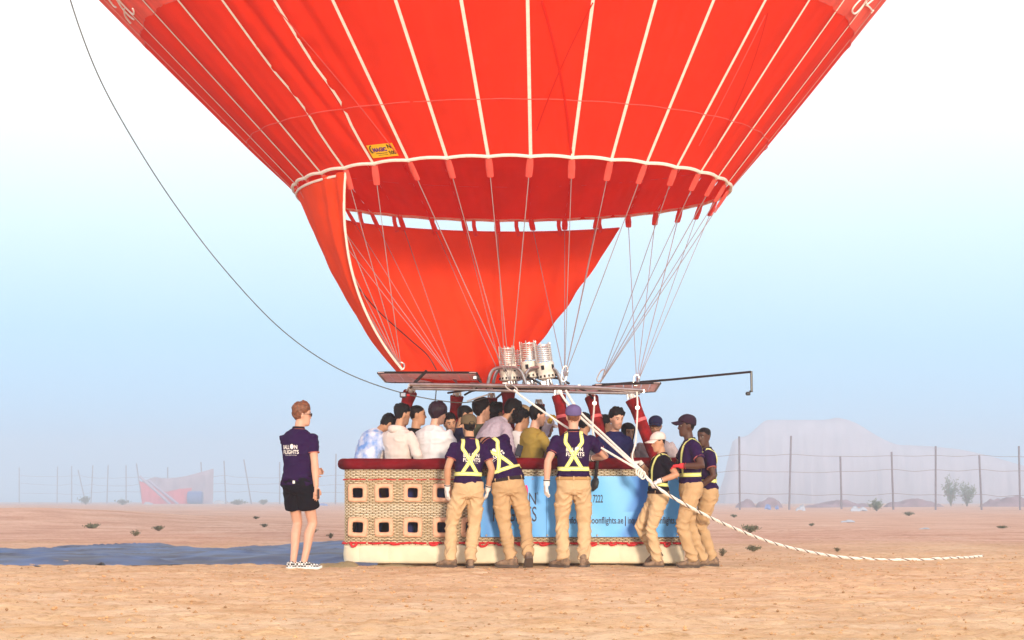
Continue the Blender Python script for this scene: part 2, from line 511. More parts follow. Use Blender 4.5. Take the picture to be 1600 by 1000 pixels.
def sand_nodes(m):
    t = m.node_tree; N = t.nodes; L = t.links; b = N['Principled BSDF']
    b.inputs['Roughness'].default_value = 0.95; b.inputs['Specular IOR Level'].default_value = 0.1
    tc = N.new('ShaderNodeTexCoord')
    def noise(scale, st, det=5, rough=.6):
        mp = N.new('ShaderNodeMapping'); mp.inputs['Scale'].default_value = st; L.new(tc.outputs['Object'], mp.inputs[0])
        n = N.new('ShaderNodeTexNoise'); n.inputs['Scale'].default_value = scale; n.inputs['Detail'].default_value = det
        n.inputs['Roughness'].default_value = rough; L.new(mp.outputs[0], n.inputs['Vector']); return n.outputs['Fac']
    def ramp(src, stops):
        r = N.new('ShaderNodeValToRGB'); e = r.color_ramp.elements
        e[0].position, e[0].color = stops[0][0], (*stops[0][1], 1); e[1].position, e[1].color = stops[-1][0], (*stops[-1][1], 1)
        for p, c in stops[1:-1]:
            k = e.new(p); k.color = (*c, 1)
        L.new(src, r.inputs[0]); return r.outputs[0]
    def mix(f, a, c, mode='MIX'):
        x = N.new('ShaderNodeMix'); x.data_type = 'RGBA'; x.blend_type = mode
        if isinstance(f, float): x.inputs[0].default_value = f
        else: L.new(f, x.inputs[0])
        L.new(a, x.inputs[6]); L.new(c, x.inputs[7]); return x.outputs[2]
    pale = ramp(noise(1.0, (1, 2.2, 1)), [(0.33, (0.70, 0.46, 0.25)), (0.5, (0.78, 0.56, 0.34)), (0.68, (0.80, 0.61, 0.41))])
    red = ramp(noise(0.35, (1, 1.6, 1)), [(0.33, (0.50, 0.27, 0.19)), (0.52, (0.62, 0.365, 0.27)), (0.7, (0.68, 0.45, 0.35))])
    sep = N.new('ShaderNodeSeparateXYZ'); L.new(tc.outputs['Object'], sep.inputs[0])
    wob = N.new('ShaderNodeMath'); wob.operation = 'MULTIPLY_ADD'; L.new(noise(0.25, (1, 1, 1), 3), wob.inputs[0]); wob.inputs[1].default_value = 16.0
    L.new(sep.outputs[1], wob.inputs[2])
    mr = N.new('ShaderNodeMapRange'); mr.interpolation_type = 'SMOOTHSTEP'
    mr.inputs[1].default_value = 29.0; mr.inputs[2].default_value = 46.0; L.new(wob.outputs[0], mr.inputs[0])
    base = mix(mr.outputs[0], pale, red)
    grain = ramp(noise(9, (1, .8, 1), 8, .75), [(0.30, (0.58, 0.48, 0.36)), (0.47, (0.97, 0.96, 0.95)), (0.75, (1.08, 1.10, 1.14))])
    base = mix(1.0, base, grain, 'MULTIPLY')
    streak = ramp(noise(0.9, (0.8, 1.3, 1), 6, .7), [(0.35, (0.84, 0.80, 0.77)), (0.55, (1.0, 1.0, 1.0))])
    base = mix(0.8, base, streak, 'MULTIPLY')
    L.new(base, b.inputs['Base Color'])
    bp = N.new('ShaderNodeBump'); bp.inputs['Strength'].default_value = 0.8; bp.inputs['Distance'].default_value = 0.04
    L.new(noise(14, (1, 1.6, 1), 9, .7), bp.inputs['Height']); L.new(bp.outputs[0], b.inputs['Normal'])
sand_nodes(gm)
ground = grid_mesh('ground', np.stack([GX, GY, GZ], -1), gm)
tag(ground, 'pale golden desert sand, scuffed in front of the basket', kind='structure')

def gh(x, y):
    return float(ground_h(np.array([x]), np.array([y]))[0])

# small clods and pebbles
def pebbles():
    r = np.random.RandomState(11); n = 9000
    y = 9.5 + 17 * r.uniform(0, 1, n) ** 1.1; x = r.uniform(-1, 1, n) * (1.5 + y * .27)
    z = ground_h(x, y); s = 0.003 + 0.015 * r.uniform(0, 1, n) ** 3.0
    base = np.array([(1, 0, 0), (0, 1, 0), (-1, 0, 0), (0, -1, 0), (0, 0, .7), (0, 0, -.7)], float)
    jit = 1 + r.uniform(-.35, .35, (n, 6, 3))
    V = base[None] * jit * s[:, None, None]
    V += np.stack([x, y, z + s * .25], -1)[:, None, :]
    tri = np.array([(0, 1, 4), (1, 2, 4), (2, 3, 4), (3, 0, 4), (1, 0, 5), (2, 1, 5), (3, 2, 5), (0, 3, 5)])
    Q = (tri[None] + 6 * np.arange(n)[:, None, None]).reshape(-1, 3)
    o = np_mesh('pebbles', V.reshape(-1, 3), Q, mat('clod', (0.50, 0.29, 0.14), 0.95, var=0.35, vscale=3), None, False)
    tag(o, 'small sandy clods and pebbles strewn over the ground', kind='stuff')
pebbles()

# ------------------------------------------------------------------ blue ground sheet behind the man
def ground_sheet():
    nx, ny = 170, 90
    u = np.linspace(0, 1, nx); v = np.linspace(0, 1, ny); U, V = np.meshgrid(u, v)
    x = -7.6 + 6.15 * U
    front = 22.15 + 0.55 * (1 - U) * 0.6 + 0.18 * np.sin(U * 11) + .1 * np.sin(U * 31)
    back = np.interp(U, [0, .12, .28, .42, .62, .75, .88, 1], [23.6, 26.5, 28.8, 29.8, 27.5, 29.5, 29.6, 27.0])
    y = front + (back - front) * V
    P = np.stack([x * .9, y * .45, 0 * x], -1).reshape(-1, 3)
    w = fbm(P, 4, 31).reshape(x.shape)
    P2 = np.stack([x * .8 + y * .3, y * 2.2, 0 * x], -1).reshape(-1, 3)
    rid = 1 - np.abs(fbm(P2, 3, 41).reshape(x.shape))
    edge = np.minimum(ss(0, .10, V), ss(1, .9, V)) * np.minimum(ss(0, .04, U), 1)
    z = ground_h(x, y, False) + 0.012 + edge * (0.03 + 0.035 * np.maximum(w, -.4) + 0.04 * np.maximum(rid, 0) ** 2) - (1 - edge) * .004
    z += 0.05 * np.exp(-((U - .9) / .12) ** 2) * edge
    o = grid_mesh('ground_sheet', np.stack([x, y, z], -1), M['sheet_blue'])
    tag(o, 'dark blue crumpled ground sheet lying on the sand behind the man in shorts', 'ground sheet')
ground_sheet()

def crumple(name, px0, px1, Y, h, label, cat, m, seed, wid=0.35):
    nx, ny = 46, 20
    x0 = W(px0, 880, Y).x; x1 = W(px1, 880, Y).x
    U, V = np.meshgrid(np.linspace(0, 1, nx), np.linspace(0, 1, ny))
    x = x0 + (x1 - x0) * U; y = Y - wid / 2 + wid * V + .04 * np.sin(U * 9 + seed)
    P = np.stack([x * 7, y * 5, 0 * x + seed], -1).reshape(-1, 3)
    rid = 1 - np.abs(fbm(P, 3, seed).reshape(x.shape))
    e = np.sin(PI * V) ** .7 * np.sin(PI * U) ** .5
    z = ground_h(x, y, True) - .006 + e * h * (.35 + .65 * np.clip(rid, 0, 1))
    o = grid_mesh(name, np.stack([x, y, z], -1), m)
    tag(o, label, cat)
crumple('canvas_cloth', 494, 562, 21.93, 0.085, 'crumpled khaki canvas lying at the left bottom corner of the basket', 'canvas', M['canvas'], 3)
crumple('canvas_cloth', 560, 660, 22.02, 0.03, 'thin strip of khaki canvas flattened under the front edge of the basket', 'canvas', M['canvas'], 8, .2)
for i, (px, py, lab) in enumerate([(60, 879, 'leftmost'), (156, 877, 'middle, pointed'), (264, 883, 'rightmost')]):
    crumple('black_scrap', px - 9, px + 9, 22.02 + .05 * i, 0.03 + .02 * (i == 1), lab + ' of three black scraps along the near edge of the blue sheet', 'scrap', M['black'], 20 + i, .12)

# ------------------------------------------------------------------ desert shrubs
leaf_m = mat('shrub_leaf', (0.115, 0.115, 0.062), 0.8, var=0.4, vscale=12)
leaf_g = mat('shrub_leaf_green', (0.10, 0.13, 0.06), 0.8, var=0.4, vscale=3)
twig_m = mat('twig', (0.16, 0.10, 0.06), 0.9, var=0.3)
def shrub(px, py, Y, w, h, label, m, seed, name='desert_shrub', n=260, spiky=False):
    r = random.Random(seed); p = W(px, py, Y); gz = gh(p.x, Y)
    root = empty(name, (p.x, Y, gz)); tag(root, label, 'shrub')
    s = w * Y / FOC / 2; hh = h * Y / FOC
    tw = MB(); lf = MB()
    for k in range(16):
        a = r.uniform(0, 2 * PI); d = r.uniform(.3, 1)
        e = Vector((math.cos(a) * s * d, math.sin(a) * s * d * .8, hh * (1.05 - d * .55 if not spiky else r.uniform(.7, 1.2))))
        mid = e * .5 + Vector((0, 0, hh * .12))
        tw.tube([(0, 0, -.02), mid, e], [s * .03, s * .022, s * .01], 4)
        for j in range(n // 16):
            t = r.uniform(.25, 1.05)
            c = (mid * (2 * t) if t < .5 else mid.lerp(e, 2 * t - 1)) + Vector([r.gauss(0, s * .16), r.gauss(0, s * .16), r.gauss(0, hh * .10)])
            c.z = max(c.z, .01)
            d1 = Vector((r.gauss(0, 1), r.gauss(0, 1), r.gauss(.5, 1))).normalized() * s * r.uniform(.08, .2)
            d2 = d1.orthogonal().normalized() * s * .05
            lf.add([c - d1, c + d2, c + d1, c - d2], [(0, 1, 2, 3)])
    tw.build('stem', twig_m, root); lf.build('foliage', m, root, smooth=False)
SHR = [(146, 822, 48, 28, 9, 'widest grey-green shrub on the pink sand at the far left'),
       (211, 835, 38, 17, 11, 'small dark round shrub just above the far edge of the blue sheet'),
       (248, 823, 46, 21, 9, 'low grey-green shrub right of the small dark round one'),
       (400, 810, 62, 11, 5, 'tiny shrub, the farther of two just left of the man in shorts'),
       (413, 823, 50, 14, 7, 'tiny shrub, the nearer of two just left of the man in shorts'),
       (490, 834, 40, 16, 8, 'small shrub on the sand just right of the man in shorts'),
       (517, 840, 36, 15, 8, 'small shrub closest to the left edge of the basket'),
       (1172, 835, 40, 32, 13, 'widest low shrub on the sand just right of the crew, above the rope'),
       (1177, 862, 27.5, 26, 10, 'flat shrub under the thick rope right of the crew'),
       (1128, 869, 25.5, 17, 14, 'shrub right beside the boots of the rightmost crewman'),
       (1308, 866, 27.5, 13, 8, 'tiny shrub just above the far part of the thick rope'),
       (1147, 806, 90, 14, 6, 'dry tuft below the leftmost post of the right fence'),
       (1268, 818, 62, 12, 5, 'tiny dry tuft on the sand right of the crew, in front of the fence'),
       (1420, 806, 110, 18, 7, 'low dry tuft in front of the long grey sheeting, right'),
       (1566, 822, 56, 20, 5, 'flat dry tuft near the right edge of the sand')]
for i, (px, py, Y, w, h, lab) in enumerate(SHR):
    shrub(px, py, Y, w, h, lab, leaf_m, 40 + i)
shrub(1370, 799, 180, 26, 20, 'round green bush at the foot of the right fence', leaf_g, 71, 'bush', 420)
for i, (px, w, h, lab) in enumerate([(1486, 34, 36, 'tall feathery bush left of its shorter twin by the fence'), (1511, 34, 29, 'feathery bush right of the taller one by the fence')]):
    shrub(px, 795, 300, w, h, lab, leaf_g, 73 + i, 'bush', 480, True)

# ------------------------------------------------------------------ fences
post_m = mat('fence_post', (0.16, 0.13, 0.16), 0.8, var=0.2)
fwire_m = mat('fence_wire', (0.22, 0.17, 0.18), 0.7)
def fence(label, posts, Y0, Y1, wires, wr, pr, base_y):
    root = empty('wire_fence', (W(posts[0][0], base_y, Y0).x, Y0, gh(W(posts[0][0], base_y, Y0).x, Y0))); tag(root, label, 'fence')
    o0 = Vector(root.location); tops = []
    n = len(posts)
    for i, (xt, yt, xb) in enumerate(posts):
        Y = Y0 + (Y1 - Y0) * i / (n - 1)
        b = W(xb, base_y, Y); b.z = gh(b.x, Y) - .2; t = W(xt, yt, Y)
        mb = MB(); mb.tube([b - o0, (b + t) / 2 - o0, t - o0], pr, 6); mb.build('post', post_m, root)
        tops.append((b, t))
    for f in wires:
        pts = []
        for i in range(n):
            b, t = tops[i]; Y = b.y
            z = CAMH + (HOR - (f + rnd.uniform(-2.5, 2.5))) * Y / FOC
            k = min(1, max(0, (z - b.z) / (t.z - b.z)))
            q = b.lerp(t, k)
            if pts:
                mid = (pts[-1] + q) / 2; mid.z -= rnd.uniform(.05, .22); pts.append(mid)
            pts.append(q)
        mb = MB(); mb.tube([p - o0 for p in smooth_path(pts, 4)], wr, 4); mb.build('wire', fwire_m, root)
fence('wire fence of dark posts in front of the hazy grey sheeting on the right',
      [(1080, 684, 1080), (1155, 682, 1156), (1236, 681, 1233), (1313, 713, 1315), (1393, 706, 1396), (1462, 697, 1462), (1530, 711, 1534), (1592, 697, 1594), (1670, 700, 1672)],
      205, 205, [712, 735, 772], 0.022, 0.10, 798)
fence('faint wire fence of leaning posts fading into the haze on the left',
      [(30, 730, 30), (90, 729, 89), (112, 728, 112), (122, 734, 134), (145, 727, 142), (169, 727, 167), (197, 727, 197), (213, 724, 223), (262, 730, 262), (314, 722, 317), (350, 720, 353), (381, 718, 393), (437, 722, 437), (482, 724, 482), (525, 709, 524), (600, 712, 600)],
      690, 500, [745, 757, 770], 0.05, 0.17, 790)

# ------------------------------------------------------------------ far sheeting, ruin, litter
def sheeting():
    Y = 680.0
    prof = [(1118, 796), (1127, 760), (1138, 728), (1140, 694), (1152, 684), (1168, 681), (1182, 668), (1196, 656), (1240, 656), (1290, 656), (1308, 652), (1325, 656), (1340, 662), (1356, 672), (1372, 682), (1388, 690), (1402, 695), (1450, 697), (1500, 702), (1528, 708), (1552, 714), (1600, 728), (1660, 745), (1720, 770), (1760, 796)]
    sx = np.array([W(p[0], p[1], Y).x for p in prof]); sz = np.array([W(p[0], p[1], Y).z for p in prof])
    nx, nv = 260, 44
    x = np.linspace(sx[0], sx[-1], nx); H = np.interp(x, sx, sz)
    k = np.ones(5) / 5; H = np.convolve(np.pad(H, 2, 'edge'), k, 'valid')
    g = -4.0
    a = np.linspace(0, PI, nv)
    X = np.tile(x, (nv, 1)); hh = (H - g)
    prof_v = np.sin(a) ** .7; dep = -np.cos(a)
    D = np.minimum(hh * 1.1, 9.0)
    Yg = Y + dep[:, None] * D[None]
    Z = g + prof_v[:, None] * hh[None]
    P = np.stack([X * .55, 0 * X, Z * .06 + 3], -1).reshape(-1, 3)
    fold = fbm(P, 3, 51).reshape(X.shape) + .6 * np.sin(X * 1.3 + .5 * np.sin(X * .7))
    low = 1 - prof_v[:, None] ** 3
    Yg = Yg + fold * .55 * (0.35 + low) * np.sign(dep)[:, None]
    o = grid_mesh('dust_sheeting', np.stack([X, Yg, Z], -1), mat('dust_sheeting', (0.37, 0.33, 0.40), 0.8, var=0.10, vscale=.25, stretch=(1, 1, .3)))
    tag(o, 'huge pale dust sheeting draped over a long mound behind the right fence', 'sheeting')
    # dark spoil heaps at its foot
    for i, (a0, a1, h, lab) in enumerate([(1150, 1180, 14, 'left purple spoil heap at the foot of the pale sheeting'), (1180, 1222, 18, 'peaked purple spoil heap right of the left one'),
                                          (1255, 1362, 11, 'long low dark bank behind the middle of the right fence'), (1380, 1475, 14, 'dim bank below the right part of the sheeting'), (1530, 1640, 16, 'dark stepped bank at the far right behind the fence')]):
        Yb = 262.0 + 3 * i
        nx2 = 34; U, V = np.meshgrid(np.linspace(0, 1, nx2), np.linspace(0, 1, 14))
        xx = W(a0, 790, Yb).x + (W(a1, 790, Yb).x - W(a0, 790, Yb).x) * U
        yy = Yb + 5 * (V - .5)
        hh2 = h * Yb / FOC * (np.sin(PI * U) ** .5) * np.sin(PI * V) ** .8
        nz = fbm(np.stack([xx * .8, yy * .8, 0 * xx], -1).reshape(-1, 3), 3, 60 + i).reshape(xx.shape)
        zz = ground_h(xx, yy, False) - .35 + hh2 * (1 + .3 * nz) + .2
        b = grid_mesh('spoil_heap', np.stack([xx, yy, zz], -1), mat('spoil', (0.24, 0.16, 0.19), 0.9, var=0.25, vscale=.6))
        tag(b, lab, 'spoil heap')
sheeting()

def ruin():
    Y = 540.0
    c = W(278, 790, Y); gz = gh(c.x, Y)
    root = empty('torn_tarpaulin', (c.x, Y, gz)); tag(root, 'torn red and grey tarpaulin strung up in the haze at left', 'tarpaulin')
    def sheet(pts_top, pts_bot, name, m, dy, seed):
        n = 30; U = np.linspace(0, 1, n); rows = 14
        tx = np.interp(U, *zip(*[(i / (len(pts_top) - 1), p[0]) for i, p in enumerate(pts_top)])); ty = np.interp(U, *zip(*[(i / (len(pts_top) - 1), p[1]) for i, p in enumerate(pts_top)]))
        bx = np.interp(U, *zip(*[(i / (len(pts_bot) - 1), p[0]) for i, p in enumerate(pts_bot)])); by = np.interp(U, *zip(*[(i / (len(pts_bot) - 1), p[1]) for i, p in enumerate(pts_bot)]))
        G = np.zeros((rows, n, 3))
        for r_ in range(rows):
            t = r_ / (rows - 1)
            px = tx + (bx - tx) * t; py = ty + (by - ty) * t
            G[r_, :, 0] = (px - 800) * Y / FOC - c.x; G[r_, :, 2] = CAMH + (HOR - py) * Y / FOC - gz
            G[r_, :, 1] = dy + .8 * fbm(np.stack([px * .1, py * .04, 0 * px], -1), 2, seed) - t * 1.5
        grid_mesh(name, G, m, root)
    grey = mat('tarp_grey', (0.30, 0.24, 0.30), .8, var=.15, vscale=.3); red = mat('tarp_red', (0.52, 0.07, 0.08), .8, var=.15, vscale=.3)
    sheet([(222, 752), (240, 745), (262, 748), (290, 744), (315, 737), (333, 732)], [(226, 780), (280, 778), (333, 792)], 'grey_sheet', grey, .6, 4)
    sheet([(222, 752), (236, 757), (262, 769), (282, 764), (303, 762)], [(227, 790), (262, 788), (300, 787)], 'red_sheet', red, -3.0, 6)
    # barrel
    b = W(305, 791, Y - 8); g2 = gh(b.x, b.y)
    rt = empty('blue_barrel', (b.x, b.y, g2)); tag(rt, 'dark blue barrel lying in front of the torn tarpaulin', 'barrel')
    mb = MB(); L_ = 3.7; pr = [1.5, 1.7, 1.7, 1.62, 1.7, 1.7, 1.62, 1.7, 1.7, 1.5]
    mb.tube([(-L_ / 2 + L_ * i / 9, 0, 1.66) for i in range(10)], pr, 16); mb.build('drum', mat('barrel_blue', (0.03, 0.09, 0.30), .5, var=.15), rt)
    mb = MB()
    for sx in (-1, 1): mb.tube([(sx * L_ / 2 * .99, 0, 1.66), (sx * L_ / 2 * 1.04, 0, 1.66)], 1.55, 16)
    mb.build('drum_lid', mat('barrel_lid', (0.02, 0.06, 0.22), .5), rt)
    for i, (x0, y0, x1, y1, lab) in enumerate([(218, 744, 266, 796, 'left of two leaning planks before the torn tarpaulin'), (231, 750, 278, 797, 'right of two leaning planks before the torn tarpaulin')]):
        a = W(x0, y0, Y - 3); d = W(x1, y1, Y - 6); d.z = gh(d.x, d.y)
        mb = MB(); mb.tube([a, (a + d) / 2, d], [(.2, .34)] * 3, 4); o = mb.build('plank', mat('plank', (0.34, 0.30, 0.42), .8, var=.2), smooth=False); tag(o, lab, 'plank')
    shrub(134, 788, 440, 26, 13, 'dim dark shrub in the haze near the left fence posts', leaf_m, 91)
    shrub(192, 788, 430, 22, 10, 'dim low shrub in the haze between left fence posts', leaf_m, 92)
    shrub(372, 788, 420, 26, 8, 'dim wide shrub in the haze right of the torn tarpaulin', leaf_m, 93)
    shrub(412, 788, 420, 18, 8, 'dim shrub in the haze left of the man in shorts', leaf_m, 94)
ruin()

pale_m = mat('litter_pale', (0.36, 0.38, 0.45), .6, var=.1, vscale=3); blue_m = mat('litter_blue', (0.16, 0.24, 0.50), .6, var=.15, vscale=3)
def litter(px, py, Y, w, h, label, m, seed, name='litter_sheet'):
    p = W(px, py, Y); s = w * Y / FOC; hh = h * Y / FOC
    U, V = np.meshgrid(np.linspace(-.5, .5, 12), np.linspace(0, 1, 8))
    x = p.x + s * U; y = Y + s * .35 * (V - .3)
    nz = fbm(np.stack([U * 4, V * 4, 0 * U + seed], -1).reshape(-1, 3), 2, seed).reshape(U.shape)
    z = ground_h(x, y, False) + hh * np.sin(PI * np.clip(V * .8 + .1, 0, 1)) * (.75 + .5 * nz) * (1 - (2 * U) ** 4 * .6)
    o = grid_mesh(name, np.stack([x, y, z], -1), m); tag(o, label, 'litter')
litter(1251, 800, 165, 15, 11, 'white plastic sheet caught at the foot of the second right fence post', pale_m, 1)
litter(1200, 796, 180, 10, 8, 'pale blue scrap, left of two at the right fence', blue_m, 2)
litter(1214, 796, 181, 6, 9, 'deep blue scrap, right of two at the right fence', blue_m, 3)
litter(1342, 800, 168, 26, 9, 'long white plastic strip left of the round green bush', pale_m, 4)
litter(1325, 820, 70, 22, 4, 'flat pale scrap on the sand beyond the thick rope', pale_m, 5)
litter(1445, 827, 56, 18, 3, 'flat pale scrap out on the sand at the right', pale_m, 6)
litter(343, 789, 425, 18, 8, 'white sheet on the ground right of the blue barrel', pale_m, 7)
litter(232, 789, 425, 14, 5, 'white scrap under the red side of the torn tarpaulin', pale_m, 8)
litter(505, 786, 330, 14, 4, 'purple-blue scrap beyond the left end of the basket', blue_m, 9)
# ------------------------------------------------------------------ envelope
BX, BY = 0.0, 23.0                                # axis of the balloon at the mouth
ZR = 4.17                                         # mouth height
EZ = [4.17, 6.4, 8.6, 10.8, 13.0, 15.5, 18.0, 20.0, 21.4, 22.0]
ER = [2.43, 4.44, 6.35, 7.85, 8.85, 9.15, 8.35, 6.4, 3.5, 0.06]
def pchip(x, X, Yv):
    X = np.array(X); Yv = np.array(Yv); d = np.gradient(Yv, X); x = np.asarray(x, float)
    d[0] = (Yv[1] - Yv[0]) / (X[1] - X[0])
    i = np.clip(np.searchsorted(X, x) - 1, 0, len(X) - 2); h = X[i + 1] - X[i]; t = (x - X[i]) / h
    return ((2 * t ** 3 - 3 * t ** 2 + 1) * Yv[i] + (t ** 3 - 2 * t ** 2 + t) * h * d[i] + (-2 * t ** 3 + 3 * t ** 2) * Yv[i + 1] + (t ** 3 - t ** 2) * h * d[i + 1])
NG = 36
PH0 = R(4.4)
def env_pt(phi, z, extra=0.0):
    r = pchip(z, EZ, ER) + extra
    lean = -0.10 * np.minimum(z - ZR, 6.0)
    return np.stack([BX + lean + r * np.sin(phi), BY - r * np.cos(phi), z + 0 * phi], -1)
envelope = empty('balloon_envelope', (BX, BY, ZR))
tag(envelope, 'giant red hot air balloon envelope with white load tapes, filling the top', 'balloon envelope')
ENV0 = np.array([BX, BY, ZR])
ZB = 5.80                                         # where the coral cloth begins
def gore(k):
    nu = 12
    zs = np.concatenate([np.linspace(ZR, ZB, 70), np.linspace(ZB, 8.5, 40)[1:], np.linspace(8.5, 22.0, 24)[1:]])
    a0 = PH0 + 2 * PI * k / NG; a1 = PH0 + 2 * PI * (k + 1) / NG
    u = np.linspace(0, 1, nu + 1); U, Z = np.meshgrid(u, zs)
    PHI = a0 + (a1 - a0) * U
    rz = pchip(Z, EZ, ER)
    bul = np.sin(PI * U) * rz * 0.011 * ss(ZR - .1, ZR + .5, Z)
    wr = 0.016 * fbm(np.stack([U * 7 + k * 9.1, Z * .55, 0 * U], -1).reshape(-1, 3), 2, 70 + k).reshape(U.shape) * np.sin(PI * U)
    # slack folds close to the tapes and a few deep creases
    wr += 0.010 * np.sin((Z * 1.0 + U * 1.6) * 17 + k) * np.exp(-(U / .22) ** 2) * np.sin(PI * U) * ss(6.9, 5.0, Z) * (0.4 + 0.6 * ((k * 7) % 3 == 0))
    wr += 0.005 * np.sin(Z * 44 + 5 * vnoise(np.stack([U * 0 + k, Z * 3, U * 0], -1).reshape(-1, 3), 5).reshape(U.shape)) * (np.exp(-(U / .10) ** 2) + np.exp(-((1 - U) / .10) ** 2)) * ss(8, 6, Z)
    if k in (31, 32):
        q = (U - .75 + (Z - 4.3) * .26)
        wr -= 0.060 * np.exp(-(q / .10) ** 2) * ss(ZR, ZR + .25, Z) * ss(7.5, 5.5, Z)
        wr += 0.016 * np.sin(Z * 30) * np.exp(-((U - .12) / .2) ** 2) * np.exp(-((Z - 5.1) / .4) ** 2)
    seam = 0.006 * np.exp(-((Z - 4.95) / .02) ** 2) + 0.006 * np.exp(-((Z - ZB) / .02) ** 2)
    P = env_pt(PHI, Z, bul + wr + seam) - ENV0
    mi = np.repeat((0.5 * (zs[:-1] + zs[1:]) > ZB).astype(int), nu)
    r_, c_ = U.shape; idx = np.arange(r_ * c_).reshape(r_, c_)
    q = np.stack([idx[:-1, :-1], idx[:-1, 1:], idx[1:, 1:], idx[1:, :-1]], -1).reshape(-1, 4)
    np_mesh('gore', P.reshape(-1, 3), q, [M['balloon_red'], M['balloon_coral']], envelope, True, mi)
def tape(k):
    a = PH0 + 2 * PI * k / NG
    zs = np.concatenate([np.linspace(ZR, 8.5, 26), np.linspace(8.5, 21.6, 16)[1:]])
    kink = 0.02 * np.exp(-((zs - 4.75) / .2) ** 2) * (1 if k in (31, 32) else 0)
    pts = env_pt(np.full_like(zs, a) + kink, zs, 0.006)
    out = Vector((math.sin(a), -math.cos(a), -.85)).normalized()
    mb = MB(); mb.ribbon([Vector(p - ENV0) for p in pts], [out] * len(zs), 0.034, 2, 0, 0.006)
    mb.build('load_tape', M['tape_white'], envelope)
def tab(k):
    a = PH0 + 2 * PI * k / NG
    p = Vector(env_pt(np.array([a]), np.array([ZR]))[0] - ENV0); c = CORNER[k] - Vector(ENV0)
    d = (c - p).normalized()
    mb = MB(); mb.tube([p + Vector((0, 0, .01)), p + d * .12, p + d * .235, p + d * .24], [(.030, .012), (.038, .016), (.034, .014), .01], 8)
    mb.build('tape_tab', M['tab_red'], envelope)
    q = p + d * .22
    sag = Vector((0, 0, -.012))
    mb = MB(); mb.tube([q, (q + c) / 2 + sag, c], 0.0042 if k % 3 else .005, 5); mb.build('flying_wire', M['wire'], envelope)
    mb = MB(); mb.sph(p, (.024, .024, .02), 8, 6); mb.build('tape_knot', M['tape_white'], envelope)

# burner frame corner points the wires run to
ATT = {'FL': W(627, 577, 22.45), 'RL': W(716, 603, 23.55), 'FM': W(797, 597, 22.45), 'RM': W(790, 606, 23.6),
       'FR': W(882, 590, 22.45), 'RR': W(938, 598, 23.5), 'FF': W(995, 600, 22.45)}
CORNER = {}
for k in range(NG):
    a = math.degrees(PH0 + 2 * PI * k / NG) % 360
    if a > 180: a -= 360
    if -12 <= a < 8: key = 'FM'
    elif 8 <= a < 38: key = 'FR'
    elif 38 <= a < 100: key = 'RR'
    elif 100 <= a < 150: key = 'FF'
    elif a >= 150: key = 'FR'
    elif -32 <= a < -12: key = 'FM'
    elif -100 <= a < -32: key = 'FL'
    elif a < -150: key = 'RM'
    else: key = 'RL'
    CORNER[k] = ATT[key]
for k in range(NG):
    gore(k)
for k in range(NG):
    tape(k)
for k in range(NG):
    tab(k)
def mouth_rope():
    pts = []
    for i in range(NG * 6 + 1):
        a = PH0 + 2 * PI * i / (NG * 6); s = math.sin(PI * (i % 6) / 6)
        p = Vector(env_pt(np.array([a]), np.array([ZR]))[0] - ENV0); r = Vector((math.sin(a), -math.cos(a), 0))
        pts.append(p + r * (.012 + .012 * s) + Vector((0, 0, .012 * s)))
    mb = MB(); mb.tube(pts, 0.018, 6); mb.build('mouth_rope', M['tape_white'], envelope)
mouth_rope()

# scoop: cloth from the left and rear of the mouth down to the burner frame
def scoop_pt(s, t):
    phi = R(-46 - 167 * s)                        # left-front edge round the rear to the right edge
    gap = 0.04 + 0.10 * ss(.30, .5, s)
    rt = 2.43 - .02
    T = np.stack([BX + rt * np.sin(phi), BY - rt * np.cos(phi), ZR - gap + 0 * s], -1)
    bx = np.interp(s, [0, .12, .3, .5, .7, .85, 1.0], [-1.20, -1.26, -1.15, -.80, -.45, -.20, -.05])
    by = np.interp(s, [0, .12, .3, .5, .7, .85, 1.0], [22.35, 22.7, 23.3, 23.62, 23.68, 23.6, 23.5])
    bz = np.interp(s, [0, .12, .3, .5, .7, .85, 1.0], [2.14, 2.13, 2.10, 2.03, 2.02, 2.03, 2.08])
    B = np.stack([bx, by, bz], -1)
    mx = np.interp(s, [0, .12, .3, .5, .7, .85, .94, 1.0], [-1.88, -1.98, -1.76, -1.05, -.35, .20, .44, .60])
    my = np.interp(s, [0, .12, .3, .5, .7, .85, .94, 1.0], [21.7, 22.5, 23.6, 24.9, 25.0, 24.7, 24.4, 24.3])
    mz = np.interp(s, [0, .12, .3, .5, .7, .85, 1.0], [2.95, 2.95, 2.80, 2.6, 2.62, 2.75, 2.85])
    C = np.stack([mx, my, mz], -1)
    t = t[..., None]
    return (1 - t) ** 2 * T + 2 * t * (1 - t) * C + t * t * B
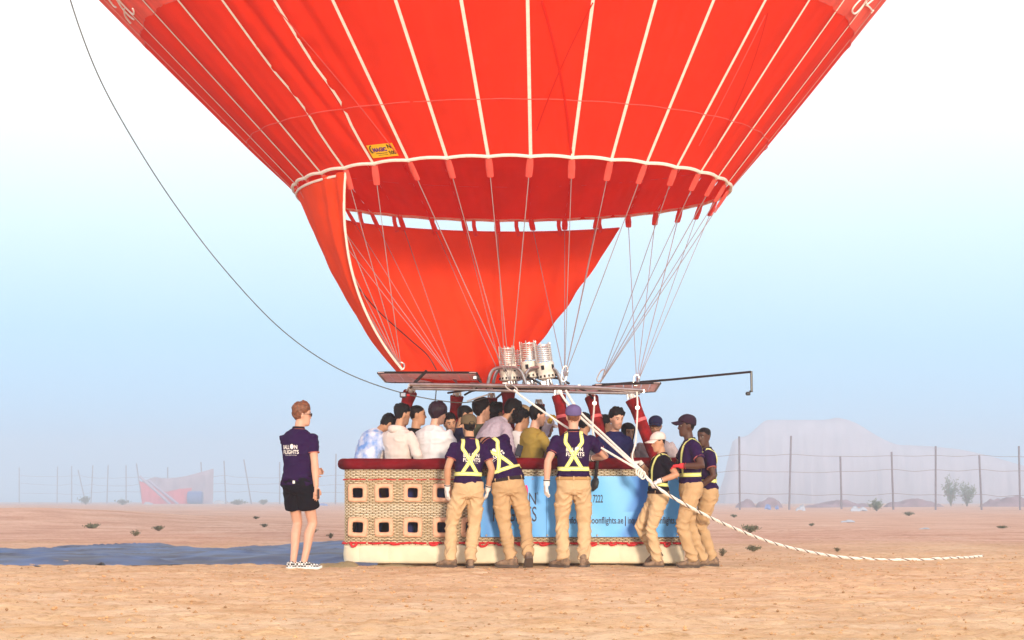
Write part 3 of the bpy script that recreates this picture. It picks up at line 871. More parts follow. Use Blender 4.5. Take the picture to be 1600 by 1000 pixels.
def scoop():
    ns, ntt = 110, 60
    s = np.linspace(0, 1, ns); t = np.linspace(0, 1, ntt); S, T = np.meshgrid(s, t)
    P = scoop_pt(S, T)
    Cn = np.array([BX, BY, 3.2]); rad = P - Cn; rad[..., 2] *= .3
    rad /= np.linalg.norm(rad, axis=-1, keepdims=True)
    w = 0.03 * np.sin(PI * ((S * 12) % 1)) * np.sin(PI * T)
    w = w + 0.035 * np.sin((T * 3.2 - S * 5.5) * 9) * ss(.72, 1, S) * np.sin(PI * T) * .6
    w = w + 0.042 * np.sin(S * 150 + 6 * T) * ss(.14, .0, S) * ss(1, .5, T) * .6
    w = w + 0.02 * fbm(np.stack([S * 9, T * 5, 0 * S], -1).reshape(-1, 3), 3, 81).reshape(S.shape)
    P = P + rad * w[..., None]
    root = empty('scoop', tuple(ENV0 - ENV0)); root.parent = envelope
    grid_mesh('scoop_cloth', P - ENV0, M['scoop_red'], root)
    mb = MB()                                      # white edge tape on the left-front edge and along the mouth
    e = [Vector(scoop_pt(np.array([0.0]), np.array([q]))[0] - ENV0) for q in np.linspace(0, 1, 40)]
    mb.tube(e, .014, 6); mb.build('edge_tape', M['tape_white'], root)
    mb = MB(); e = [Vector(scoop_pt(np.array([q]), np.array([0.0]))[0] - ENV0) + Vector((0, 0, -.02)) for q in np.linspace(0, .30, 30)]
    mb.tube(e, .014, 6); mb.build('edge_tape', M['tape_white'], root)
    mb = MB(); e = [Vector(scoop_pt(np.array([q]), np.array([0.0]))[0] - ENV0) for q in np.linspace(.3, 1, 40)]
    mb.tube(e, .010, 6); mb.build('edge_tape', M['tab_red'], root)
    for q in np.linspace(.36, .96, 9):             # little straps holding the scoop to the mouth
        a = Vector(scoop_pt(np.array([q]), np.array([0.0]))[0]); ph = R(-46 - 167 * q)
        b = Vector(env_pt(np.array([ph]), np.array([ZR]))[0])
        mb = MB(); mb.tube([b - Vector(ENV0), (a + b) / 2 - Vector(ENV0), a - Vector(ENV0) + Vector((.03, -.03, -.06))], [(.025, .01)] * 3, 6); mb.build('scoop_strap', M['tab_red'], root)
    mb = MB(); mb.tube(smooth_path([Vector(p) - Vector(ENV0) for p in [W(555, 443, 22.2), W(590, 485, 22.6), W(640, 530, 23.0), W(668, 555, 23.2), W(682, 578, 23.2)]], 6), .006, 5)
    mb.build('control_line', M['black'], root)
scoop()

# seams round the cloth and thin ribbons coloured as the shadows of inner lines
def seam_ring(z):
    a = np.linspace(0, 2 * PI, 217); zz = np.full_like(a, z)
    f = ((a - PH0) / (2 * PI / NG)) % 1.0
    pts = env_pt(a, zz, np.sin(PI * f) * pchip(zz, EZ, ER) * .011 + .006)
    mb = MB(); mb.tube([Vector(p - ENV0) for p in pts], .0055, 4); mb.build('cross_seam', M['tab_red'], envelope)
seam_ring(4.66); seam_ring(ZB)
M['line_shadow_red'] = mat('line_shadow_red', (0.62, 0.016, 0.006), 0.8, spec=0.05)
def px_env(px, py):
    ph, zz = np.meshgrid(np.linspace(-1.5, 1.5, 400), np.linspace(ZR, 7.0, 260))
    P = env_pt(ph, zz); X = 800 + FOC * P[..., 0] / P[..., 1]; Yp = HOR - FOC * (P[..., 2] - CAMH) / P[..., 1]
    nrm_ok = np.cos(ph) > 0
    i = np.argmin((X - px) ** 2 + (Yp - py) ** 2 + 1e6 * ~nrm_ok); a, b = ph.ravel()[i], zz.ravel()[i]
    ph, zz = np.meshgrid(np.linspace(a - .012, a + .012, 41), np.linspace(b - .02, b + .02, 41))
    P = env_pt(ph, zz); X = 800 + FOC * P[..., 0] / P[..., 1]; Yp = HOR - FOC * (P[..., 2] - CAMH) / P[..., 1]
    i = np.argmin((X - px) ** 2 + (Yp - py) ** 2); return ph.ravel()[i], zz.ravel()[i]
for (x0, y0, x1, y1, w_, m_) in ((846, 2, 892, 240, .022, 'line_shadow_red'), (926, 4, 838, 205, .014, 'line_shadow_red'), (1192, 24, 1088, 228, .014, 'tab_red'), (1196, 20, 1112, 240, .010, 'line_shadow_red'), (430, 10, 622, 240, .014, 'tab_red')):
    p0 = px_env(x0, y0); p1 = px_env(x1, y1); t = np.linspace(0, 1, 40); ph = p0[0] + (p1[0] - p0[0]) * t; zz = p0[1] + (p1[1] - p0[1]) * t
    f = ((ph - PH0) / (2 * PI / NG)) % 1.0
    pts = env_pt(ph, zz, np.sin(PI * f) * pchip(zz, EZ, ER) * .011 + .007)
    mb = MB(); mb.ribbon([Vector(p - ENV0) for p in pts], [Vector((math.sin(a), -math.cos(a), -.85)).normalized() for a in ph], w_, 1, 0, .006); mb.build('inner_line_shadow', M[m_], envelope)

# maker's label and the script lettering
def on_env(u, v, phi_c, z_c, ex=.014):
    "u metres to the right, v metres up the cloth"
    z = float(z_c + v * .74); r = pchip(np.array([z]), EZ, ER)[0]
    return env_pt(np.array([phi_c + u / r]), np.array([z]), ex)[0] - ENV0
def label_sign():
    ph = PH0 + 2 * PI * (32.46) / NG; zc = ZR + .045
    Wd, Hd = .315, .155
    root = empty('maker_label'); root.parent = envelope
    n = 9
    G = np.array([[on_env((i / (n - 1) - .5) * Wd, j / 3 * Hd, ph, zc, .022) for i in range(n)] for j in range(4)])
    grid_mesh('label_cloth', G, M['yellow_label'], root)
    def put(s, x0, x1, y0, y1, m, bold=0.0, name='lettering'):
        V, Fs = text_box(s, x0, x1, y0, y1, bold)
        mb = MB(); mb.add([on_env((x - .5) * Wd, y * Hd, ph, zc, .027) for x, y in V], Fs); mb.build(name, m, root, smooth=False)
    put('MAGIC', .17, .70, .42, .74, M['violet_ink'], .05)
    put('N', .76, .90, .60, .92, M['black'], .03); put('500', .72, .97, .14, .42, M['black'], .02)
    mb = MB()
    for y0, y1, x0, x1 in ((.27, .31, .22, .66), (.14, .17, .28, .66)):
        mb.add([on_env((x - .5) * Wd, y * Hd, ph, zc, .027) for x, y in ((x0, y0), (x1, y0), (x1, y1), (x0, y1))], [(0, 1, 2, 3)])
    arc = [(.20 + .12 * math.cos(a), .62 + .30 * math.sin(a)) for a in np.linspace(R(100), R(235), 10)]
    pts = [Vector(on_env((x - .5) * Wd, y * Hd, ph, zc, .028)) for x, y in arc]
    mb.tube(pts, .006, 5)
    mb.build('emblem', M['black'], root, smooth=False)
label_sign()
def script(strokes, m, w0):
    for st in strokes:
        c = [px_env(x, y) for x, y in st]
        pts = smooth_path([Vector((p[0], p[1], 0)) for p in c], 5)
        ph = np.array([p.x for p in pts]); zz = np.array([p.y for p in pts])
        f = ((ph - PH0) / (2 * PI / NG)) % 1.0
        q = env_pt(ph, zz, np.sin(PI * f) * pchip(zz, EZ, ER) * .011 + .022)
        mb = MB(); mb.tube([Vector(p - ENV0) for p in q], w0, 5); mb.build('script_letter', m, envelope)
script([[(190, -4), (200, 9), (210, 19), (217, 23), (219, 19), (217, 14)], [(184, -3), (196, 13), (207, 25), (214, 31)], [(198, 14), (204, 26), (213, 37)], [(176, -3), (186, 9), (190, 12)]], M['letter_white'], .010)
script([[(1338, -3), (1327, 9), (1322, 18), (1326, 22), (1334, 17), (1342, 7), (1346, -3)], [(1347, 4), (1351, 10), (1353, 19)], [(1349, 9), (1360, -2)], [(1351, 21), (1355, 16)]], M['letter_white'], .010)

# ------------------------------------------------------------------ basket
LX0, LX1, LY0, LY1, RC = -1.815, 1.855, 22.15, 23.85, 0.16
basket = empty('balloon_basket', (0, 23.0, 0)); tag(basket, 'long wicker passenger basket with padded dark red rim and cream skirt', 'basket')
BO = np.array([0, 23.0, 0])
def rrect(off, step):
    "closed rounded-rectangle path at outward offset; returns points (n,2), normals, arclength of the base path"
    x0, x1, y0, y1 = LX0, LX1, LY0, LY1
    segs = []
    segs.append(('l', (x0 + RC, y0), (x1 - RC, y0), (0, -1))); segs.append(('a', (x1 - RC, y0 + RC), -90))
    segs.append(('l', (x1, y0 + RC), (x1, y1 - RC), (1, 0))); segs.append(('a', (x1 - RC, y1 - RC), 0))
    segs.append(('l', (x1 - RC, y1), (x0 + RC, y1), (0, 1))); segs.append(('a', (x0 + RC, y1 - RC), 90))
    segs.append(('l', (x0, y1 - RC), (x0, y0 + RC), (-1, 0))); segs.append(('a', (x0 + RC, y0 + RC), 180))
    Ls = [math.dist(s[1], s[2]) if s[0] == 'l' else RC * PI / 2 for s in segs]
    tot = sum(Ls); n = int(round(tot / step)); n += n % 2
    P = []; Nn = []; A = []
    for i in range(n):
        d = tot * i / n; a = d
        for s, L_ in zip(segs, Ls):
            if d <= L_ + 1e-9: break
            d -= L_
        if s[0] == 'l':
            t = d / L_; p = (s[1][0] + (s[2][0] - s[1][0]) * t, s[1][1] + (s[2][1] - s[1][1]) * t); nn = s[3]
        else:
            an = R(s[2] + 90 * d / L_); nn = (math.cos(an), math.sin(an)); p = (s[1][0] + RC * nn[0], s[1][1] + RC * nn[1])
        P.append(p); Nn.append(nn); A.append(a)
    return np.array(P) + np.array(Nn) * off, np.array(Nn), np.array(A), tot
HOLES = [(px, zc) for zc in (0.793, 0.420) for px in (559, 600, 645, 691, 736)]
def hx(px): return (px - 800) * LY0 / FOC
HW, HH = .058, .058
def in_hole(x, y, z, g=.0):
    m = np.zeros(np.broadcast(x, z).shape, bool)
    for px, zc in HOLES:
        m |= (np.abs(x - hx(px)) < HW + g) & (np.abs(z - zc) < HH + g) & (y < LY0 + .05)
    return m
def weave():
    p_st = 0.033
    P, Nn, A, tot = rrect(0, p_st / 4)
    n = len(P); nst = n // 4
    zs = np.arange(0.215, 1.055, 0.0172)
    V = []; Q = []; MI = []
    hz_ = .0076; th = .0045
    base = 0
    r = np.random.RandomState(5)
    for i, z in enumerate(zs):
        ph = PI * (i % 2) + r.uniform(-.15, .15)
        off = 0.0085 * np.sin(2 * PI * np.arange(n) / 8 + ph) + r.uniform(-.0012, .0012) + .0012 * np.interp(np.arange(n), np.linspace(0, n, 40), r.uniform(-1, 1, 40))
        zz = z + .0022 * np.interp(np.arange(n), np.linspace(0, n, 70), r.uniform(-1, 1, 70))
        C = P + Nn * off[:, None]
        v = np.zeros((n, 4, 3))
        for j, (dn, dz) in enumerate(((th, 0), (0, hz_), (-th, 0), (0, -hz_))):
            v[:, j, :2] = C + Nn * dn; v[:, j, 2] = zz + dz
        V.append(v.reshape(-1, 3) - BO)
        keep = ~in_hole(P[:, 0], P[:, 1], np.full(n, z))
        keep &= np.roll(keep, -1)
        ii = np.nonzero(keep)[0]; jj = (ii + 1) % n
        for j in range(4):
            k = (j + 1) % 4
            Q.append(np.stack([base + ii * 4 + j, base + jj * 4 + j, base + jj * 4 + k, base + ii * 4 + k], -1))
            pale = 1 if (.54 < z < .675 or z > .965) else 0
            MI.append(np.full(len(ii), pale))
        base += n * 4
    o = np_mesh('wicker_weave', np.concatenate(V), np.concatenate(Q), [M['wicker'], M['wicker_pale']], basket, True, np.concatenate(MI))
    tag(o, kind='stuff')
    mb = MB()
    for k in range(nst):
        p = P[k * 4 + 2] if (k * 4 + 2) < n else P[0]
        q = Vector((p[0], p[1], 0)) - Vector(BO)
        cuts = [zc for px, zc in HOLES if abs(p[0] - hx(px)) < HW + .008 and p[1] < LY0 + .05]
        lo = .2
        for zc in sorted(cuts):
            mb.tube([q + Vector((0, 0, lo)), q + Vector((0, 0, zc - HH))], .006, 5); lo = zc + HH
        mb.tube([q + Vector((0, 0, lo)), q + Vector((0, 0, 1.06))], .006, 5)
    o = mb.build('wicker_stake', M['stake'], basket); tag(o, kind='stuff')
weave()
def lining():
    P, Nn, A, tot = rrect(-.022, .023); n = len(P)
    zs = np.arange(.06, 1.075, .0195)
    V = np.zeros((len(zs), n, 3)); V[..., :2] = P[None]; V[..., 2] = zs[:, None]; V -= BO
    idx = np.arange(len(zs) * n).reshape(len(zs), n)
    q = np.stack([idx[:-1], np.roll(idx[:-1], -1, 1), np.roll(idx[1:], -1, 1), idx[1:]], -1)
    zc = np.broadcast_to((zs[:-1] + .01)[:, None], q.shape[:2]); xc = np.broadcast_to(P[None, :, 0] + .011, q.shape[:2]); yc = np.broadcast_to(P[None, :, 1], q.shape[:2])
    keep = ~in_hole(xc, yc, zc, .004)
    np_mesh('inner_lining', V.reshape(-1, 3), q[keep], M['lining'], basket)
    mb = MB(); mb.box((.02, 0, .075), (3.6, 1.62, .03), m=0); mb.build('basket_floor', M['wood'], basket)
    for y in (22.35, 23.0, 23.65):
        mb = MB(); mb.box((.02, y - 23, .028), (3.3, .10, .05), bev=.008); mb.build('skid', M['wood'], basket)
lining()
def hole_frames():
    proto = None
    for px, zc in HOLES:
        if proto is None:
            mb = MB(); rings = []
            cs = [(-1, -1), (1, -1), (1, 1), (-1, 1)]
            prof = [(.004, -.012), (-.004, .004), (.006, .013), (.028, .014), (.042, .008), (.046, -.004)]
            n = 28; path = []
            for i in range(n):                    # rounded square
                a = 2 * PI * (i + .5) / n; c, s_ = math.cos(a), math.sin(a)
                k = (abs(c) ** 8 + abs(s_) ** 8) ** (-1 / 8); path.append((c * k, s_ * k))
            V = [(x * (HW + d), -o_, y * (HH + d)) for x, y in path for d, o_ in prof]
            Fs = [(i * 6 + j, ((i + 1) % n) * 6 + j, ((i + 1) % n) * 6 + j + 1, i * 6 + j + 1) for i in range(n) for j in range(5)]
            mb.add(V, Fs); proto = mb.mesh('foot_hole_frame', M['leather'])
        o = bpy.data.objects.new('foot_hole_frame', proto); COL.objects.link(o); o.parent = basket
        o.location = (hx(px), LY0 - .012 - 23.0, zc)
        o.rotation_euler = (0, rnd.uniform(-.05, .05), 0); o.scale = (1 + rnd.uniform(-.05, .05), 1, 1 + rnd.uniform(-.05, .05))
hole_frames()
def skirt():
    P, Nn, A, tot = rrect(0, .02); n = len(P)
    cuts = [0]
    want = [(px - 800) * LY0 / FOC for px in (606, 700, 790, 880, 968)]
    fx = [int(np.argmin(np.abs(P[:n // 3, 0] - x))) for x in want]
    marks = sorted(set([0] + fx + list(np.linspace(n * .37, n - 12, 8).astype(int))))
    for a, b in zip(marks, marks[1:] + [n]):
        ii = np.arange(a, b + 1) % n
        prof = [(.004, .222), (.018, .226), (.020, .20), (.026, .13), (.022, .06), (.016, .034), (-.02, .03)]
        t = np.linspace(0, 1, len(ii)); edge = 1 - np.exp(-(np.minimum(t, 1 - t) * len(ii) / 1.2) ** 2)
        G = np.zeros((len(prof), len(ii), 3))
        for j, (o_, z) in enumerate(prof):
            w = .004 * vnoise(np.stack([A[ii] * 4, np.full(len(ii), z * 9), 0 * t], -1), 3)
            G[j, :, :2] = P[ii] + Nn[ii] * (o_ - .010 * (1 - edge) + w)[:, None]; G[j, :, 2] = z + w * .5
        grid_mesh('skirt_panel', G - BO, M['skirt'], basket)
skirt()
def lacing(z, r, seed, loops, amp):
    P, Nn, A, tot = rrect(0, .02); n = len(P); rr = random.Random(seed)
    pts = []
    for i in range(n + 1):
        k = i % n
        wob = math.sin(A[k] * 2 * PI / .155 + .8 * math.sin(A[k] * 3.1 + seed))
        pts.append(Vector((P[k][0] + Nn[k][0] * (.012 + amp * wob), P[k][1] + Nn[k][1] * (.012 + amp * wob), z + .004 * math.sin(A[k] * 23 + seed))) - Vector(BO))
    mb = MB(); mb.tube(pts, r, 6)
    for px, d in loops:
        x = (px - 800) * LY0 / FOC; y = LY0 - .03 - 23
        w = .045 * rr.uniform(.7, 1.3); d *= rr.uniform(.4, .9)
        mb.tube(smooth_path([(x - w, y, z + .005), (x - w * .5, y - .012, z - d), (x + w * .4, y - .012, z - d * .9), (x + w, y - .006, z - .004)], 5), r * 1.15, 6)
    mb.build('red_lacing', M['cord_red'], basket)
lacing(.250, .0115, 1, [(553, .04), (618, .02), (678, .03), (755, .04), (781, .035), (815, .03), (850, .05), (926, .03), (957, .02), (987, .05), (1042, .045)], .020)
lacing(.938, .006, 2, [], .014)
def rim():
    P, Nn, A, tot = rrect(.012, .03); n = len(P)
    mb = MB(); rings = []
    nz = fbm(np.stack([P[:, 0] * 3, P[:, 1] * 3, 0 * P[:, 0]], -1), 3, 15)
    prof = []
    for j in range(14):
        a = 2 * PI * j / 14; prof.append((.072 * math.copysign(abs(math.cos(a)) ** .85, math.cos(a)), .062 * math.copysign(abs(math.sin(a)) ** .85, math.sin(a))))
    for i in range(n + 1):
        k = i % n; s_ = 1 + .05 * nz[k]
        rings.append([Vector((P[k][0] + Nn[k][0] * o_ * s_, P[k][1] + Nn[k][1] * o_ * s_, 1.108 + z_ * s_ + .004 * nz[k])) - Vector(BO) for o_, z_ in prof])
    mb.loft(rings, 0, False); mb.build('padded_rim', M['rim'], basket)
rim()

# the padded uprights
def upright(top, bot, r, band=.24, flare=1.25):
    mb = MB(); t = Vector(top) - Vector(BO); b = Vector(bot) - Vector(BO); d = (b - t)
    L_ = d.length; pts = [t, t + d * .02, t + d * .12, t + d * .35, t + d * .7, b]
    mb.tube(pts, [r * flare, r * flare, r * 1.04, r, r * 1.02, r], 12); o = mb.build('upright_sleeve', M['sleeve'], basket)
    mb = MB(); c = t + d.normalized() * band
    mb.tube([c, c + d.normalized() * .035], r * 1.07, 12); mb.build('sleeve_band', M['band_red'], o)
    mb = MB(); mb.tube([t - d.normalized() * .06, t + d.normalized() * .03], r * .42, 8)
    for q in (-1, 1): mb.tube([t - d.normalized() * .06 + Vector((q * r * .5, 0, 0)), t + Vector((q * r * .75, 0, 0))], r * .16, 6)
    mb.build('upright_socket', M['steel_pale'], basket)
for a in [(W(641, 613, 22.9), W(604, 735, 23.3), .064, .42), (W(794, 611, 22.95), W(797, 735, 22.85), .064, .22), (W(873, 618, 22.4), W(892, 735, 22.3), .062, .22),
          (W(924, 621, 22.9), W(953, 735, 22.6), .062, .23), (W(988, 624, 22.4), W(1032, 735, 22.3), .064, .23),
          (W(714, 619, 23.5), W(700, 735, 23.7), .062, .26), (W(768, 622, 23.55), W(766, 735, 23.7), .055, .3), (W(842, 632, 23.55), W(846, 735, 23.7), .055, .3)]:
    upright(*a)

# ------------------------------------------------------------------ banner on the basket
BN = 22.118
def bn(px, py, out=0.0):
    p = W(px, py, BN)
    w = .006 * math.sin(p.x * 5.0 + 1.3) * math.sin(p.z * 6) + .005 * math.sin(p.x * 13 + p.z * 5)
    return Vector((p.x, BN + w - out, p.z))
banner = empty('banner', bn(908, 838)); tag(banner, 'light blue printed banner tied along the right half of the wicker basket', 'banner')
bo = Vector(banner.location)
def build_banner():
    nx, ny = 110, 36; px = np.linspace(751, 1064, nx); py = np.linspace(839, 744, ny)
    G = np.array([[bn(x, y) - bo for x in px] for y in py])
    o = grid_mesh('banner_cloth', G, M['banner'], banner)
    X, Yy = np.meshgrid(px, py)
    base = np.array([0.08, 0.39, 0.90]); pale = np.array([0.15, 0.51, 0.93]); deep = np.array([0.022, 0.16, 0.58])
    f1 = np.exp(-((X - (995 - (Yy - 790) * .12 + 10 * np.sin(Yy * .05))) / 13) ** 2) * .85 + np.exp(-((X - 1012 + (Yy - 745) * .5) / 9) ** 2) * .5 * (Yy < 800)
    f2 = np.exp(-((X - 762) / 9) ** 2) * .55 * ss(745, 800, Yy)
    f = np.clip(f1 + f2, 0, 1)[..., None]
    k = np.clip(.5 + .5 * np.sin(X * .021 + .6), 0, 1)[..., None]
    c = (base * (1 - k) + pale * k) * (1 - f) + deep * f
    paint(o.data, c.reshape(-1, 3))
    def put(s, x0, x1, y0, y1, m, bold=0.0):
        V, Fs = text_box(s, 0, 1, 0, 1, bold)
        mb = MB(); mb.add([bn(x0 + u * (x1 - x0), y1 + (1 - v) * (y0 - y1), .004) - bo for u, v in V], Fs)
        mb.build('lettering', m, banner, smooth=False)
    put('BALL', 770, 800, 788.5, 770, M['ink']); put('N', 826.5, 837.5, 788.5, 770, M['ink']); put('FLIGHTS', 770, 838.5, 815, 791.5, M['ink'])
    put('®', 838.5, 841, 773, 769, M['ink'])
    for cx, m1, m2 in ((807, M['pink_ink'], M['blue_ink']), (820, M['pink_ink'], M['blue_ink'])):
        for dx, m in ((-2.6, m2), (2.2, m1)):
            mb = MB(); pts = [(cx + dx + 3.0 * math.cos(a) * (1 if dx > 0 else .9), 767 - 9.5 * math.sin(a) + (2 if math.sin(a) < 0 else 0)) for a in np.linspace(0, 2 * PI, 14)[:-1]]
            mb.add([bn(x, y, .004) - bo for x, y in pts], [tuple(range(13))]); mb.build('balloon_emblem', m, banner, smooth=False)
        mb = MB(); mb.add([bn(x, y, .004) - bo for x, y in ((cx - 1.5, 782), (cx + 1.5, 782), (cx + 1.2, 778.5), (cx - 1.2, 778.5))], [(0, 1, 2, 3)]); mb.build('balloon_emblem', M['ink'], banner, smooth=False)
    put('7222', 926.5, 942, 785.5, 773, M['ink'], .012)
    put('info@balloonflights.ae', 886, 974, 821.5, 807, M['ink'], .014); put('|', 976.5, 978, 822, 806.5, M['ink'])
    put('inquiry@balloonflights.ae', 981, 1063, 821.5, 807, M['ink'], .014)
    for x in (760, 855, 933, 1010, 1058):
        for y in (747.5, 836.5):
            mb = MB(); p = bn(x, y, .004) - bo; mb.sph(p, (.012, .004, .012), 8, 5); mb.build('grommet', M['steel'], banner)
    mb = MB(); mb.add([bn(x, y, .002) - bo for x, y in ((853.6, 839), (854.4, 839), (854.4, 745), (853.6, 745))], [(0, 1, 2, 3)]); mb.build('seam', M['blue_ink'], banner, smooth=False)
build_banner()

# ------------------------------------------------------------------ burner frame and burners
bf = empty('burner_frame', (0, 23.0, 1.95)); tag(bf, 'steel burner frame with heat shields and four coiled gas burners above the basket', 'burner')
FO = Vector((0, 23.0, 1.95))
def rail(name, pts, r, m='steel', n=8, par=None):
    mb = MB(); mb.tube([Vector(p) - FO for p in pts], r, n); return mb.build(name, M[m], par or bf)
zf = 1.97
FLc, FRc = W(640, 602, 22.4), W(1000, 613, 22.4); RLc, RRc = W(655, 607, 23.6), W(985, 614, 23.6)
rail('frame_rail', [W(640, 601, 22.4), W(800, 603, 22.4), W(930, 606, 22.4), W(1005, 610, 22.4)], .022)
rail('frame_rail', [W(655, 606, 23.6), W(985, 613, 23.6)], .022)
rail('frame_rail', [W(645, 607, 22.42), W(800, 611, 22.42), W(1000, 615, 22.42)], .014, 'steel')
rail('frame_rail', [W(640, 602, 22.4), RLc], .02); rail('frame_rail', [W(1005, 611, 22.4), RRc], .02)
for px in (740, 765, 822, 870, 905):
    rail('cross_rail', [W(px, 603, 22.42), W(800 + (px - 800) * .96, 609, 23.6)], .017)
rail('frame_rail', [W(735, 600, 22.7), W(895, 606, 22.7)], .018); rail('frame_rail', [W(738, 604, 23.2), W(890, 608, 23.2)], .018)
for px0, px1, Y in ((762, 822, 22.7), (818, 878, 22.75), (770, 826, 23.2)):
    rail('burner_arch', smooth_path([W(px0, 602, Y), W(px0 + 5, 583, Y), W(px0 + 16, 575, Y), W(px1 - 18, 575, Y), W(px1 - 7, 583, Y), W(px1, 603, Y)], 5), .020)
rail('gimbal_hoop', smooth_path([W(845, 578, 22.8), W(868, 582, 22.8), W(880, 592, 22.8), W(885, 606, 22.8)], 5), .016)
def shield(c4, slats, label):
    root = empty('heat_shield'); root.parent = bf
    c = [Vector(p) - FO for p in c4]
    mb = MB(); pts = []
    for i in range(4):
        a, b = c[i], c[(i + 1) % 4]; L_ = (b - a).length; e = min(.09, L_ * .2)
        pts += [a + (b - a).normalized() * e, b - (b - a).normalized() * e]
    pts2 = pts + [pts[0]]
    mb.tube(pts2, .014, 6); mb.build('shield_tube', M['frame_dark'], root)
    n = slats
    for i in range(n):
        t0, t1 = (i + .035) / n, (i + .965) / n
        q = [c[0].lerp(c[1], t0), c[0].lerp(c[1], t1), c[3].lerp(c[2], t1), c[3].lerp(c[2], t0)]
        up = Vector((0, 0, .004))
        ins = (.02 if i in (0, n - 1) else 0.0)
        mb = MB(); mb.add([p - up for p in q] + [p + up for p in q], [(3, 2, 1, 0), (4, 5, 6, 7), (0, 1, 5, 4), (1, 2, 6, 5), (2, 3, 7, 6), (3, 0, 4, 7)])
        mb.build('shield_panel', M['shield'], root, smooth=False)
shield([W(590, 582, 22.4), W(744, 582, 22.4), W(753, 597, 24.2), W(603, 597, 24.2)], 10, 'left')
shield([W(930, 601, 22.4), W(1032, 598, 22.4), W(1023, 612, 24.2), W(940, 612, 24.2)], 7, 'right')
shield([W(760, 607, 22.5), W(865, 607, 22.5), W(858, 610.5, 23.5), W(768, 610.5, 23.5)], 6, 'middle')
rail('shield_stay', [W(667, 579, 22.4), W(640, 606, 22.45)], .017, 'frame_dark')
rail('shield_stay', [W(700, 614, 23.4), W(745, 607, 22.9)], .012, 'frame_dark')
rail('gas_hose', smooth_path([W(726, 617, 23.4), W(738, 611, 23.3), W(752, 609, 23.2)], 5), .012, 'black')
rail('gas_hose', smooth_path([W(776, 622, 23.4), W(785, 615, 23.2), W(796, 612, 23.0)], 5), .012, 'black')
rail('gas_hose', smooth_path([W(822, 588, 22.8), W(842, 598, 22.75), W(852, 606, 22.8)], 5), .013, 'black')
rail('gas_hose', smooth_path([W(860, 590, 22.8), W(875, 592, 22.8), W(890, 600, 22.8)], 5), .013, 'black')
rail('gas_hose', smooth_path([W(905, 607, 22.7), W(918, 613, 22.7), W(926, 622, 22.8)], 5), .012, 'black')
rail('gas_hose', smooth_path([W(745, 590, 22.8), W(752, 598, 22.8), W(758, 602, 22.8)], 5), .011, 'black')
def burner(px, ptop, Y, sc, tilt, white):
    top = W(px, ptop, Y); root = empty('gas_burner'); root.parent = bf
    rot = Matrix.Rotation(R(tilt), 3, 'Y')
    def P(x, y, z): return top + rot @ Vector((x * sc, y * sc, z * sc)) - FO
    pts = []; turns = 9
    for i in range(turns * 14 + 1):
        a = 2 * PI * i / 14; pts.append(P(.088 * math.cos(a), .088 * math.sin(a), -.015 - .20 * i / (turns * 14)))
    mb = MB(); mb.tube(pts, .0075 * sc, 5); mb.build('burner_coil', M['steel_pale'], root)
    mb = MB()
    for k in range(6):
        a = 2 * PI * k / 6 + .3; mb.tube([P(.094 * math.cos(a), .094 * math.sin(a), 0), P(.094 * math.cos(a), .094 * math.sin(a), -.26)], .006 * sc, 5)
    mb.build('coil_bracket', M['steel_pale'], root)
    mb = MB(); rr = [.05, .10, .104, .104, .10, .10, .108, .108, .10, .06]; zz = [-.225, -.23, -.25, -.33, -.335, -.37, -.372, -.41, -.415, -.43]
    mb.tube([P(0, 0, z) for z in zz], [r_ * sc for r_ in rr], 20); mb.build('burner_can', M['can_white'], root)
    mb = MB()
    for k in range(14):
        a = 2 * PI * k / 14; c = P(.107 * math.cos(a), .107 * math.sin(a), -.39)
        mb.box(c, (.018 * sc, .018 * sc, .026 * sc), rot @ Matrix.Rotation(a, 3, 'Z'))
    for k in range(5):
        a = 2 * PI * k / 5 + .6; c = P(.103 * math.cos(a), .103 * math.sin(a), -.29); mb.box(c, (.012 * sc, .035 * sc, .05 * sc), rot @ Matrix.Rotation(a, 3, 'Z'))
    tag(mb.build('can_vent', M['black'], root), kind='stuff')
    mb = MB(); mb.tube([P(0, 0, -.42), P(0, 0, -.52)], .045 * sc, 10); mb.tube([P(.03, -.05, -.42), P(.05, -.06, -.50), P(.05, -.03, -.56)], .012 * sc, 6)
    mb.box(P(-.05, -.03, -.47), (.07 * sc, .05 * sc, .07 * sc), rot, bev=.006); mb.build('burner_valve', M['steel'], root)
burner(791, 541, 22.85, .92, -4, 0); burner(806, 545, 23.25, .85, 3, 0); burner(824, 533, 22.95, 1.0, -6, 1); burner(847, 536, 22.8, .96, -8, 1)
for px, py in ((742, 590), (786, 603), (884, 604)):
    mb = MB(); mb.box(W(px, py, 22.6) - FO, (.05, .05, .05), bev=.01); mb.build('frame_clamp', M['steel'], bf)

# carabiners at the wire ends
def carabiner(px, py, Y, ln, ang, lab):
    c = W(px, py, Y); root = empty('carabiner', c); tag(root, lab, 'carabiner')
    rot = Matrix.Rotation(R(ang), 3, 'Y')
    pts = [rot @ Vector((.028 * math.copysign(abs(math.cos(a)) ** .7, math.cos(a)), 0, ln / 2 * math.copysign(abs(math.sin(a)) ** .8, math.sin(a)))) for a in np.linspace(0, 2 * PI, 21)]
    mb = MB(); mb.tube(pts, .008, 6); mb.build('link_body', M['steel_pale'], root)
    mb = MB(); mb.tube([rot @ Vector((.028, 0, -.02)), rot @ Vector((.028, 0, .025))], .013, 8); mb.build('screw_gate', M['steel'], root)
carabiner(627, 572, 22.45, .08, -10, 'small steel link above the left heat shield')
carabiner(882, 584, 22.45, .17, 10, 'steel link under the wire bundle just right of the burners')
carabiner(939, 587, 23.4, .15, 28, 'slanted steel link under the middle bundle of wires right of the burners')
carabiner(994, 594, 22.45, .12, 8, 'steel link under the rightmost bundle of wires, over the right shield')
